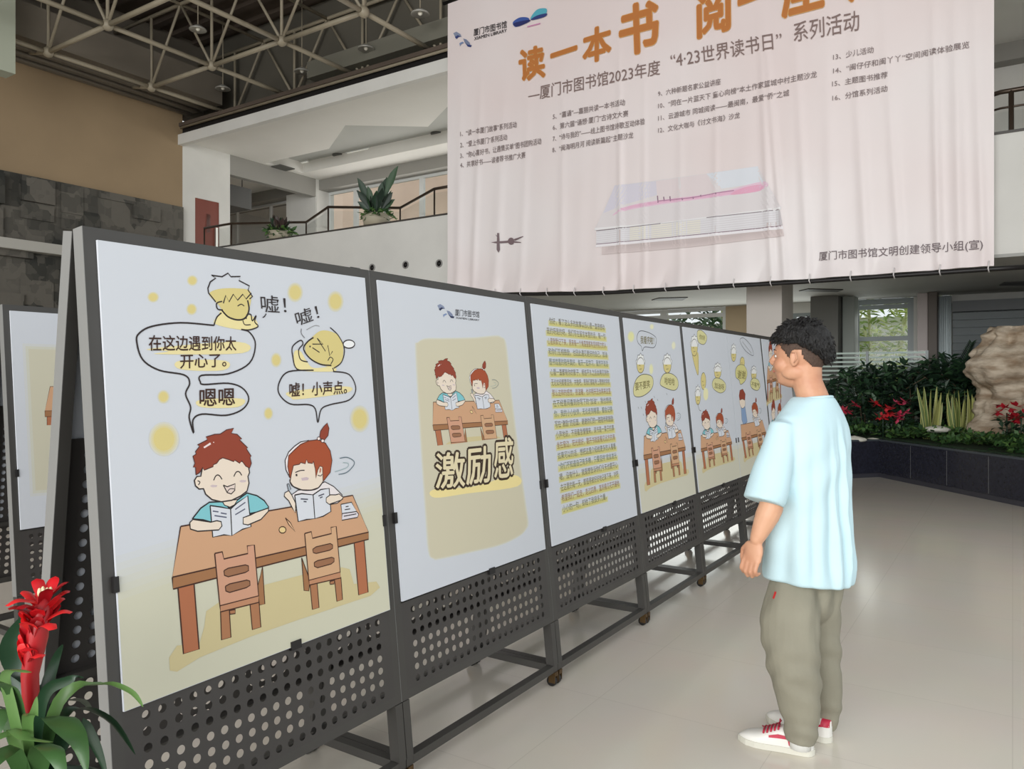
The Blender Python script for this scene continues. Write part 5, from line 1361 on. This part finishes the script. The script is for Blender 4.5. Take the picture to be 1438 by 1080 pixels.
for P_, w, k in (([(84, 985, 1.5), (140, 962, 1.52), (182, 972, 1.54), (201, 993, 1.55)], .012, 1), ([(70, 1010, 1.48), (105, 1030, 1.42), (122, 1085, 1.38)], .022, 0), ([(40, 1010, 1.5), (15, 965, 1.52), (-30, 940, 1.55)], .02, 2), ([(30, 1035, 1.46), (0, 1030, 1.42), (-40, 1058, 1.38)], .018, 1),
                 ([(52, 985, 1.58), (85, 958, 1.66), (110, 950, 1.74)], .014, 2), ([(60, 985, 1.45), (95, 955, 1.44), (118, 952, 1.44)], .011, 2), ([(32, 960, 1.55), (14, 905, 1.6), (36, 862, 1.66)], .022, 2), ([(25, 985, 1.45), (5, 958, 1.4), (-22, 960, 1.36)], .014, 0), ([(20, 1000, 1.45), (10, 944, 1.42), (45, 944, 1.40)], .011, 1),
                 ([(60, 1050, 1.4), (74, 1050, 1.3), (92, 1100, 1.26)], .02, 0), ([(20, 1050, 1.4), (0, 1060, 1.32), (-30, 1095, 1.28)], .02, 0), ([(90, 1005, 1.56), (150, 1010, 1.62), (190, 1060, 1.66)], .014, 2), ([(25, 1005, 1.6), (-15, 1000, 1.7), (-70, 1015, 1.8)], .02, 2), ([(40, 1012, 1.38), (48, 1002, 1.34), (52, 978, 1.32)], .010, 1),
                 ([(75, 1000, 1.6), (110, 985, 1.72), (130, 1000, 1.82)], .016, 2), ([(100, 1025, 1.5), (128, 1040, 1.5), (150, 1090, 1.5)], .016, 2), ([(20, 1028, 1.42), (40, 1035, 1.36), (75, 1042, 1.33)], .012, 1), ([(10, 1000, 1.5), (-5, 1020, 1.46), (-14, 1070, 1.44)], .016, 0),
                 ([(40, 975, 1.6), (45, 920, 1.66), (18, 880, 1.7)], .02, 2), ([(62, 990, 1.56), (78, 930, 1.6), (88, 905, 1.64)], .013, 2)):
    strap(P_, w, LF[k])
st0, st1 = atY(42, 948, YF), atY(62, 838, YF)
MB().tube([heart, st0, (st0 + st1) / 2 + Vector((0, 0, 0)), st1], [.012, .016, .02, .012], mat('red_stalk', (170, 30, 36), .4), 10).build('flower_stalk', t)
RED = [mat('red_guzmania', (206, 28, 36), .35), mat('bright_red_guzmania', (228, 48, 50), .35), mat('deep_red_guzmania', (160, 20, 30), .35)]
rr = random.Random(9)
NBR = 46
for i in range(NBR):
    # bracts spiral up the stalk, long and spreading at the top
    u = i / (NBR - 1); root = st0 + (st1 - st0) * (.02 + .95 * u) ; az = i * 2.4 + .3
    rad = Vector((cos(az), sin(az), 0)); out = .016 + .012 * u; rise = .052
    if u > .55: out = .034 + .034 * rr.random(); rise = .026 + .02 * rr.random() - .02 * (out > .05)
    if i in (7, 12, 16): out, rise = .05, .022
    tip = root + rad * out + Vector((0, 0, rise)); mid = root * .45 + tip * .55 + rad * (.006) + Vector((0, 0, .012))
    q = catmull([tuple(root), tuple(mid), tuple(tip)], False, 5); N = len(q); wd = .0095 + .002 * (1 - u)
    MB().blade(q, [wd * (.75 + .5 * sin(pi * min(1, k / (N - 1) * 1.15))) if k < N - 1 else .0008 for k in range(N)], RED[i % 3], (-sin(az), cos(az), 0), .35).build('bract', t)
for k in range(5):
    p = st1 + Vector((rr.uniform(-.01, .01), rr.uniform(-.01, .01), .01)); MB().ball(p, (.004, .004, .009), mat('pale_flower_tip', (238, 220, 180), .5), 8, 6).build('floret', t)
# ------------------------------------------------------------------ the man
def solid(mb, name, parent, voxel, smooth, post=None):
    me0 = bpy.data.meshes.new('t'); me0.from_pydata([tuple(v) for v in mb.v], [], mb.f)
    o0 = bpy.data.objects.new('t', me0); COL.objects.link(o0)
    r = o0.modifiers.new('r', 'REMESH'); r.mode = 'VOXEL'; r.voxel_size = voxel
    if smooth: s = o0.modifiers.new('s', 'SMOOTH'); s.factor = .5; s.iterations = smooth
    dg = bpy.context.evaluated_depsgraph_get(); me = bpy.data.meshes.new_from_object(o0.evaluated_get(dg))
    bpy.data.objects.remove(o0); bpy.data.meshes.remove(me0)
    out = MB(); out.v = [v.co.copy() for v in me.vertices]; out.f = [tuple(p.vertices) for p in me.polygons]; out.mats = list(mb.mats); out.mi = [0] * len(out.f); out.sm = [True] * len(out.f)
    if post:
        nr = [v.normal.copy() for v in me.vertices]
        out.v = [post(v, n_) for v, n_ in zip(out.v, nr)]
    bpy.data.meshes.remove(me)
    return out.build(name, parent) if name else out
def limb(mb, pts, rs, m_, n=14):
    mb.tube(pts, rs, m_, n)
    mb.ball(pts[0], rs[0] * .99, m_, n, 8); mb.ball(pts[-1], rs[-1] * .99, m_, n, 8)

CEN = atY(1131, 900, 3.11); PC = Vector((CEN.x, CEN.y, 0))
YT = radians(70); YH = radians(84)
F = Vector((cos(YT), sin(YT), 0)); S = Vector((-sin(YT), cos(YT), 0)); FH = Vector((cos(YH), sin(YH), 0)); SH = Vector((-sin(YH), cos(YH), 0)); UZ = Vector((0, 0, 1))
def T(f, s_, z): return PC + F * f + S * s_ + UZ * z
person = thing('person', 'man in pale blue T-shirt, green-grey trousers and white-red sneakers viewing the posters', 'person', PC)
SKIN_M = mat('skin', (214, 164, 132), .5, var=.08, vscale=9, rgb2=(196, 140, 110))
RH = Matrix((FH, SH, UZ)).transposed()
hc = atY(1121, 503, 3.12)
HCc = Vector((hc.x, hc.y, 1.563))
def Hd(f, s_, z): return HCc + FH * f + SH * s_ + UZ * z
b = MB()
b.ball(Hd(-.008, 0, .022), (.100, .079, .100), SKIN_M, 28, 20, RH)
b.ball(Hd(.028, 0, -.045), (.066, .060, .080), SKIN_M, 24, 16, RH)
b.ball(Hd(.05, 0, -.092), (.034, .040, .026), SKIN_M, 18, 12, RH)           # chin
for sg in (-1, 1):
    b.ball(Hd(.052, sg * .040, -.032), (.034, .03, .034), SKIN_M, 16, 10, RH)   # cheek
    b.ball(Hd(.004, sg * .056, -.062), (.045, .018, .03), SKIN_M, 16, 10, RH)  # jaw corner
    # ear
    er = RH @ Matrix.Rotation(sg * .35, 3, 'Z')
    b.ball(Hd(-.012, sg * .083, -.006), (.019, .009, .033), SKIN_M, 14, 12, er); b.ball(Hd(-.009, sg * .082, -.03), (.011, .008, .012), SKIN_M, 10, 8, er)
b.ball(Hd(.080, 0, .022), (.014, .045, .012), SKIN_M, 16, 10, RH)            # brow
b.tube([Hd(.088, 0, .016), Hd(.106, 0, -.012), Hd(.110, 0, -.022)], [.009, .012, .013], SKIN_M, 10); b.ball(Hd(.098, 0, -.024), (.018, .018, .011), SKIN_M, 12, 8, RH)
b.ball(Hd(.082, 0, -.055), (.016, .026, .012), SKIN_M, 12, 8, RH)
# neck and trunk
limb(b, [Hd(-.03, 0, -.03), Hd(-.035, 0, -.10), T(-.035, 0, 1.395), T(-.03, 0, 1.30)], [.062, .058, .062, .075], SKIN_M, 20)
limb(b, [T(-.03, -.10, 1.31), T(-.03, .10, 1.31)], [.05, .05], SKIN_M)
RT = Matrix((F, S, UZ)).transposed()
b.ball(T(-.01, 0, 1.2), (.095, .165, .17), SKIN_M, 24, 16, RT); b.ball(T(0, 0, .98), (.095, .15, .2), SKIN_M, 24, 16, RT); b.ball(T(0, 0, .82), (.1, .15, .12), SKIN_M, 24, 16, RT)
def arm(sg, sh, el, wr):
    limb(b, [sh - UZ * .03, (sh * .5 + el * .5), el], [.040, .046, .045], SKIN_M)
    limb(b, [el, el * .7 + wr * .3, wr * .85 + el * .15, wr], [.046, .045, .032, .027], SKIN_M)
    # hand: palm plane spanned by F (index side forward) and down; back of hand faces outwards
    out = S * sg; dn = (wr - el).normalized(); dn = (dn * .6 + Vector((0, 0, -1)) * .4).normalized()
    fw = (F - dn * F.dot(dn)).normalized(); out = (out - dn * out.dot(dn)).normalized()
    pc = wr + dn * .052
    rot = Matrix((fw, out, dn)).transposed()
    b.ball(pc, (.041, .017, .052), SKIN_M, 18, 12, rot); b.ball(pc + dn * .02, (.043, .015, .03), SKIN_M, 18, 12, rot)
    for k, (off, l1) in enumerate(((.031, .036), (.0105, .041), (-.0105, .038), (-.030, .030))):
        k0 = pc + dn * (.042 - abs(off) * .12) + fw * off + out * .005
        k1 = k0 + dn * l1 * .9 + out * .004 - fw * .002
        k2 = k1 + dn * l1 * .42 - out * l1 * .55
        k3 = k2 - out * l1 * .5 - dn * l1 * .18
        limb(b, [k0, k1], [.0098, .0092], SKIN_M, 10); limb(b, [k1, k2], [.0092, .0086], SKIN_M, 10); limb(b, [k2, k3], [.0086, .0074], SKIN_M, 10)
    th0 = pc - dn * .022 + fw * .030 - out * .006; th1 = th0 + fw * .024 + dn * .026 - out * .006; th2 = th1 + dn * .030 + fw * .002 - out * .008; th3 = th2 + dn * .022 - out * .008 - fw * .004
    limb(b, [th0, th1], [.016, .0125], SKIN_M, 10); limb(b, [th1, th2], [.0120, .0108], SKIN_M, 10); limb(b, [th2, th3], [.0108, .0088], SKIN_M, 10)
shL = atY(1092, 622, 2.98); elL = atY(1083, 712, 2.95); wrL = atY(1063, 757, 2.95)
arm(1, shL, elL, wrL)
mir = lambda p: PC + F * (p - PC).dot(F) - S * (p - PC).dot(S) + UZ * (p.z)
arm(-1, mir(shL) + S * .015, mir(elL) + F * .10 + S * .05, mir(wrL) + F * .16 + S * .06)
# legs under the trousers and ankles
LL = [(1117, 806, 3.09), (1110, 880, 3.03), (1113, 925, 3.0), (1119, 965, 3.0), (1125, 1012, 3.0), (1124, 1041, 3.0)]
RL = [(1150, 812, 3.16), (1149, 880, 3.17), (1154, 925, 3.17), (1158, 965, 3.17), (1159, 1003, 3.18), (1157, 1019, 3.19)]
for L_ in (LL, RL):
    pts = [atY(*q) for q in L_]; pts.append(pts[-1] + Vector((0, 0, -.02)))
    b.tube(pts, [.07, .065, .055, .05, .04, .035, .035], SKIN_M, 12)
solid(b, 'body', person, .0048, 4)
# eyes, brows, mouth
M_EYE, M_IRIS, M_LIP = mat('eye_white', (236, 232, 226), .3), mat('dark_iris', (40, 28, 22), .3), mat('lips', (186, 112, 100), .45)
M_HAIR = mat('black_hair', (15, 13, 13), .6, bump=.6, bscale=120, stretch=(1, 1, .25)); M_FADE = mat('short_cropped_hair', (82, 64, 54), .8, var=.3, vscale=160)
for sg in (-1, 1):
    e_ = MB(); e_.ball(Hd(.073, sg * .028, .004), (.013, .014, .008), M_EYE, 14, 10, RH); eo = e_.build('eye', person)
    MB().ball(Hd(.0845, sg * .028, .004), (.0025, .0055, .006), M_IRIS, 10, 8, RH).build('iris', eo)
    MB().tube([Hd(.092, sg * .012, .027), Hd(.088, sg * .028, .031), Hd(.071, sg * .047, .026)], [.002, .003, .0015], M_HAIR, 6).build('eyebrow', person)
    # ear fold
    MB().tube([Hd(-.004, sg * .0935, .014), Hd(-.022, sg * .0965, .016), Hd(-.026, sg * .0955, -.008), Hd(-.014, sg * .0925, -.026)], [.002, .0035, .003, .002], SKIN_M, 6).build('ear_rim', person)
MB().ball(Hd(.094, 0, -.058), (.006, .024, .006), M_LIP, 14, 8, RH).build('mouth', person)
def interp(tab, x):
    for (x0, v0), (x1, v1) in zip(tab, tab[1:]):
        if x <= x1: return v0 + (v1 - v0) * (x - x0) / (x1 - x0)
    return tab[-1][1]
# hair: cap of top hair plus short faded sides
from mathutils import noise as NZ
def hair_shell(zfn, off, m_, name, th):
    NU, NV = 90, 60; vs = {}; fs = []; m = MB(); idx = {}
    def ptv(i, j):
        if (i % NU, j) in idx: return idx[(i % NU, j)]
        az = 2 * pi * (i % NU) / NU; el = -pi / 2 + pi * j / NV
        d = Vector((cos(az) * cos(el), sin(az) * cos(el), sin(el)))
        r = Vector((d.x * .102, d.y * .0815, d.z * .102))
        o_ = off(az, el, r.z)
        p = Hd(-.008, 0, .022) + RH @ (r + d * o_)
        m.v.append(p); idx[(i % NU, j)] = len(m.v) - 1; return len(m.v) - 1
    m.slot(m_)
    for j in range(NV):
        for i in range(NU):
            az = 2 * pi * (i + .5) / NU; el = -pi / 2 + pi * (j + .5) / NV; z = .102 * sin(el)
            if z > zfn(az):
                m.f.append((ptv(i, j), ptv(i + 1, j), ptv(i + 1, j + 1), ptv(i, j + 1))); m.mi.append(0); m.sm.append(True)
    o = m.build(name, person); sm = o.modifiers.new('thick', 'SOLIDIFY'); sm.thickness = th; sm.offset = -1
    return o
def ang(az): return abs((az + pi) % (2 * pi) - pi)
def z_top(az):
    a = ang(az)
    return .034 if a < .6 else (.034 - (a - .6) * .008 if a < 1.7 else .025 - (a - 1.7) * .055)
def o_top(az, el, z):
    a = ang(az); base = .020 + .010 * max(0, sin(el)) + .006 * min(1, max(0, (a - 1.6) / .6)) - .004 * min(1, max(0, (1.0 - a)))
    tip = min(1, max(0, (z - z_top(az)) / .02)); base *= .45 + .55 * tip
    return base + .008 * NZ.noise(Vector((cos(az) * 3, sin(az) * 3, el * 4)))
hair = hair_shell(z_top, o_top, M_HAIR, 'hair', .02)
def z_fade(az):
    a = ang(az); tab = ((0, .05), (.8, .045), (1.0, .02), (1.25, -.005), (1.45, -.03), (1.55, -.032), (1.62, .004), (1.85, .006), (1.98, -.03), (2.4, -.062), (3.2, -.075))
    return interp(tab, a)
hair_shell(z_fade, lambda az, el, z: .0035, M_FADE, 'cropped_sides', .004)
rr = random.Random(21); tf = MB()
for k in range(520):
    az = rr.uniform(-pi, pi); zz = rr.uniform(z_top(az) + .004, .1); el = math.asin(max(-1, min(1, zz / .102)))
    d = Vector((cos(az) * cos(el), sin(az) * cos(el), sin(el))); o_ = o_top(az, el, zz)
    p = Hd(-.008, 0, .022) + RH @ (Vector((d.x * .102, d.y * .0815, d.z * .102)) + d * (o_ - .006))
    w_ = RH @ d; dirn = (w_ * .22 + FH * (.75 if ang(az) < 1.7 else -.2) + Vector((rr.gauss(0, .22), rr.gauss(0, .22), rr.gauss(.05 if zz > .075 else -.7, .2)))).normalized()
    L = rr.uniform(.013, .028); tf.tube([p, p + dirn * L * .5 + w_ * .003, p + dirn * L], [.0048, .0036, .0005], M_HAIR, 5)
tf.build('hair_tufts', hair)

# T-shirt
M_TEE = mat('pale_blue_cotton', (198, 226, 234), .8, var=.03, vscale=5, bump=.06, bscale=220)
sh = MB()
rings = [(.655, .172, .140), (.66, .184, .150), (.70, .188, .149), (.80, .186, .138), (.95, .184, .124), (1.08, .190, .122), (1.20, .198, .120), (1.28, .190, .112), (1.325, .166, .100), (1.36, .132, .088), (1.385, .105, .080), (1.402, .078, .074)]
N = 48; vs = []
for z, hs, hf in rings:
    for k in range(N):
        a = 2 * pi * k / N; c, s_ = cos(a), sin(a); e_ = .85
        back = -.022 if z > 1.1 else -.022 * z / 1.1
        fwd = .0 if z < 1.3 else -.012 * (z - 1.3) / .1
        tilt = (.022 * s_ * hs / .18 if z < .72 else 0)
        vs.append(T(abs(c) ** e_ * (1 if c > 0 else -1) * hf + back + fwd, abs(s_) ** e_ * (1 if s_ > 0 else -1) * hs, z + tilt))
fs = [(j * N + k, j * N + (k + 1) % N, (j + 1) * N + (k + 1) % N, (j + 1) * N + k) for j in range(len(rings) - 1) for k in range(N)] + [tuple(range(N - 1, -1, -1)), tuple((len(rings) - 1) * N + k for k in range(N))]
sh.add(vs, fs, M_TEE)
def sleeve(sh0, el):
    d = (el - sh0).normalized(); e1 = sh0 + d * ((el - sh0).length + .045)
    sh.tube([sh0 - d * .01 + UZ * .035, sh0 + d * .05, sh0 + d * .14, e1 - d * .02, e1], [.046, .062, .072, .081, .080], M_TEE, 24)
    sh.ball(sh0 + UZ * .004, .054, M_TEE, 18, 12)
    sh.ball(sh0 * .70 + T(-.02, 0, 1.345) * .30, (.060), M_TEE, 18, 12)
cl = atY(1078, 690, 2.945)
sleeve(atY(1098, 610, 2.985), cl); sleeve(mir(atY(1098, 610, 2.985)) + S * .02, mir(cl) + F * .10 + S * .055)
def tee_fold(v, n_):
    r = v - PC; f, s_ = r.dot(F), r.dot(S); z = r.z; a = atan2(s_, f)
    g = min(1, max(0, (1.33 - z) / .45))
    sl = min(1, max(0, (abs(s_) - .165) / .05)) * min(1, max(0, (z - .98) / .06)); torso = 1.0 - .75 * sl; g *= 1 - .55 * min(1, max(0, (.74 - z) / .09))
    d = 0
    d += .011 * g * torso * sin(a * 6 + .8 * sin(z * 4) + .9) + .004 * g * torso * sin(a * 11 - z * 2) + .002 * sin(z * 24 + a * 4) * (.3 + .7 * min(1, max(0, (1.3 - z) / .25)))
    for aa, wd, am in ((-2.3, .12, .022), (-2.62, .09, -.018), (-2.86, .07, .020), (-3.05, .08, -.024), (2.95, .10, .018), (2.3, .12, -.012), (-1.9, .12, -.018)):
        q = (a - aa + pi) % (2 * pi) - pi
        d += am * g * torso * math.exp(-(q / wd) ** 2)
    # diagonal pull lines from the armpit
    d += .0035 * torso * math.exp(-((z - 1.12) / .13) ** 2) * sin((z - 1.1) * 34 + s_ * 30)
    h_ = Vector((n_.x, n_.y, 0)); e_ = max(0, min(1, h_.length * 1.6))
    hz = Vector((f * F.x + s_ * S.x, f * F.y + s_ * S.y, 0)); hz = hz.normalized() if hz.length > 1e-4 else hz
    if z < .70: return v + hz * d
    return v + (h_.normalized() if h_.length > 1e-4 else h_) * d * e_
solid(sh, 'tshirt', person, .0062, 16, tee_fold)
cb = MB(); cp_ = []
for k in range(33):
    a = 2 * pi * k / 32; cp_.append(T(.0705 * cos(a) - .034, .0735 * sin(a), 1.394 - .010 * cos(a)))
cb.tube(cp_, .006, M_TEE, 8, cap=False); cb.build('collar', person)

# trousers
M_TRO = mat('green_grey_twill', (142, 138, 122), .85, var=.08, vscale=6, bump=.08, bscale=160)
tr = MB()
for L_, rs in ((LL, [.088, .112, .100, .090, .068, .056]), (RL, [.095, .084, .076, .066, .055, .05])):
    pts = [atY(*q) for q in L_]; q = catmull([tuple(p) + (r_,) for p, r_ in zip(pts, rs)], False, 5)
    tr.tube([Vector(v[:3]) for v in q], [v[3] for v in q], M_TRO, 22); tr.ball(pts[0], rs[0] * .99, M_TRO, 20, 14)
tr.ball(T(-.012, 0, .80), (.095, .135, .13), M_TRO, 26, 18, RT); tr.ball(T(-.012, .0, .70), (.10, .135, .10), M_TRO, 24, 16, RT); tr.ball(T(-.02, -.02, .60), (.08, .09, .12), M_TRO, 24, 16, RT)
def tro_fold(v, n_):
    z = v.z; d = .006 * NZ.noise(Vector((v.x * 16, v.y * 16, z * 5))) + .005 * NZ.noise(Vector((v.x * 9 + z * 14, v.y * 9 - z * 10, z * 3)))
    d += .0035 * math.exp(-((z - .11) / .06) ** 2) * sin(z * 90 + v.x * 40) + .004 * math.exp(-((z - .36) / .09) ** 2) * sin(z * 60 + v.x * 45 + v.y * 30)
    d += .004 * math.exp(-((z - .62) / .1) ** 2) * sin(z * 30 - v.x * 50 + v.y * 20)
    return v + n_ * d
tro = solid(tr, 'trousers', person, .0060, 5, tro_fold)
bpy.context.view_layer.update()
o_ = CAM - PC; d_ = ray(1088, 836).normalized()
hit, loc, nrm, _ = tro.ray_cast(o_, d_)
tc_ = PC + loc if hit else atY(1088, 836, 3.0)
nrm = nrm.normalized() if hit else -d_
e1 = UZ.cross(nrm).normalized(); e2 = nrm.cross(e1)
tg = MB()
tg.add([tc_ + e1 * x_ + e2 * z_ + nrm * y_ for y_ in (-.002, .003) for x_, z_ in ((-.004, -.014), (.004, -.014), (.004, .014), (-.004, .014))], [(3, 2, 1, 0), (4, 5, 6, 7), (0, 1, 5, 4), (1, 2, 6, 5), (2, 3, 7, 6), (3, 0, 4, 7)], mat('red_tab', (190, 40, 40), .6))
tg.build('red_tab', person)

for L_ in (LL, RL):
    p = atY(*L_[-1]); MB().tube([Vector((p.x, p.y, .035)), Vector((p.x, p.y, .08)), Vector((p.x, p.y, .15))], [.040, .040, .038], mat('white_sock', (226, 226, 222), .85), 16).build('sock', person)
# sneakers
M_SHOE, M_SOLE, M_RED = mat('white_shoe_leather', (232, 230, 224), .45), mat('offwhite_rubber', (214, 212, 200), .6), mat('crimson_trim', (190, 34, 66), .5)
WT = [(0, .008), (.003, .017), (.008, .024), (.016, .030), (.03, .034), (.06, .036), (.12, .037), (.18, .044), (.22, .044), (.255, .034), (.275, .018), (.285, .004)]
HT_ = [(0, .086), (.03, .092), (.07, .090), (.10, .094), (.13, .090), (.17, .070), (.21, .056), (.25, .048), (.275, .036), (.285, .026)]
def shoe(heel, yaw, nm):
    f = Vector((cos(yaw), sin(yaw), 0)); s_ = Vector((-sin(yaw), cos(yaw), 0))
    def U(x, u, o=0):                                # u 0..pi across from left to right over the top
        w = interp(WT, x) + o; h = interp(HT_, x) - .018 + o
        c, q = cos(u), sin(u); return heel + f * x + s_ * (w * abs(c) ** .7 * (1 if c > 0 else -1)) + UZ * (.018 + h * abs(q) ** .65)
    XS = [0, .003, .006, .010, .016, .025, .045, .07, .095, .12, .14, .16, .18, .2, .22, .24, .255, .268, .277, .283, .285]; NU = 20
    m = MB(); m.add([U(x, pi * k / NU) for x in XS for k in range(NU + 1)], [(i * (NU + 1) + k, i * (NU + 1) + k + 1, (i + 1) * (NU + 1) + k + 1, (i + 1) * (NU + 1) + k) for i in range(len(XS) - 1) for k in range(NU)] + [tuple(range(NU, -1, -1))], M_SHOE, True)
    so = m.build('sneaker', person)
    sl = MB(); outl = [(x, interp(WT, x) + .0035) for x in XS]; outl[-1] = (.289, .004); outl[0] = (-.004, .006)
    poly = [heel + f * x + s_ * w for x, w in outl] + [heel + f * x - s_ * w for x, w in reversed(outl)]
    sl.prism([(p.x, p.y) for p in poly], 0.001, .024, M_SOLE); sl.build('sole', so)
    tb = MB(); tb.add([U(x, u, .0018) for x in (.001, .006, .016, .030) for u in [pi * k / 12 for k in range(2, 11)]], [(i * 9 + k, i * 9 + k + 1, (i + 1) * 9 + k + 1, (i + 1) * 9 + k) for i in range(3) for k in range(8)] + [tuple(range(8, -1, -1))], M_RED, True)
    tb.build('heel_tab', so)
    for sg in (0, 1):
        def V(x, u): return U(x, u if sg == 0 else pi - u, .0022)
        st = MB(); L = [(.02, .62), (.05, .45), (.09, .42), (.13, .46), (.165, .55)]; W_ = [.10, .07, .09, .13, .10]
        q = [V(x, u + w) for (x, u), w in zip(L, W_)] + [V(x, u - w) for (x, u), w in zip(L, W_)]
        st.add(q, [(i, i + 1, i + 6, i + 5) for i in range(4)], M_RED)
        q = [V(x, u) for x, u in ((.094, .95), (.104, .95), (.086, .12), (.076, .12))]; q2 = [V(x, u) for x, u in ((.118, .62), (.128, .66), (.142, .95), (.132, .98))]
        st.add([V(.100, .98), V(.107, .98), V(.098, .55), V(.091, .55), V(.089, .08), V(.082, .08)], [(0, 1, 2, 3), (3, 2, 4, 5)], M_RED)
        st.build('side_stripe', so)
    lc = MB()
    for k in range(5):
        x = .130 + k * .014; lc.tube([U(x, u, .004) for u in [pi * j / 10 for j in range(3, 8)]], .0036, M_RED, 6); lc.tube([U(x + (.010 if j > 5 else -.002), pi * j / 10, .006) for j in range(3, 8)], .0028, M_RED, 6)
    top = U(.128, pi / 2, .006)
    for sg in (-1, 1): lc.tube([top, top + s_ * sg * .018 + UZ * .012, top + s_ * sg * .03 - f * .004 + UZ * .002, top + s_ * sg * .012], .0026, M_RED, 6)
    lc.build('laces', so)
hL = onZ(1143, 1060, 0); tL = onZ(1054, 1042, 0); yL = atan2((tL - hL).y, (tL - hL).x)
shoe(Vector((hL.x, hL.y, 0)), yL, 'l')
hR = onZ(1167, 1043, 0); shoe(Vector((hR.x, hR.y, 0)), radians(74), 'r')
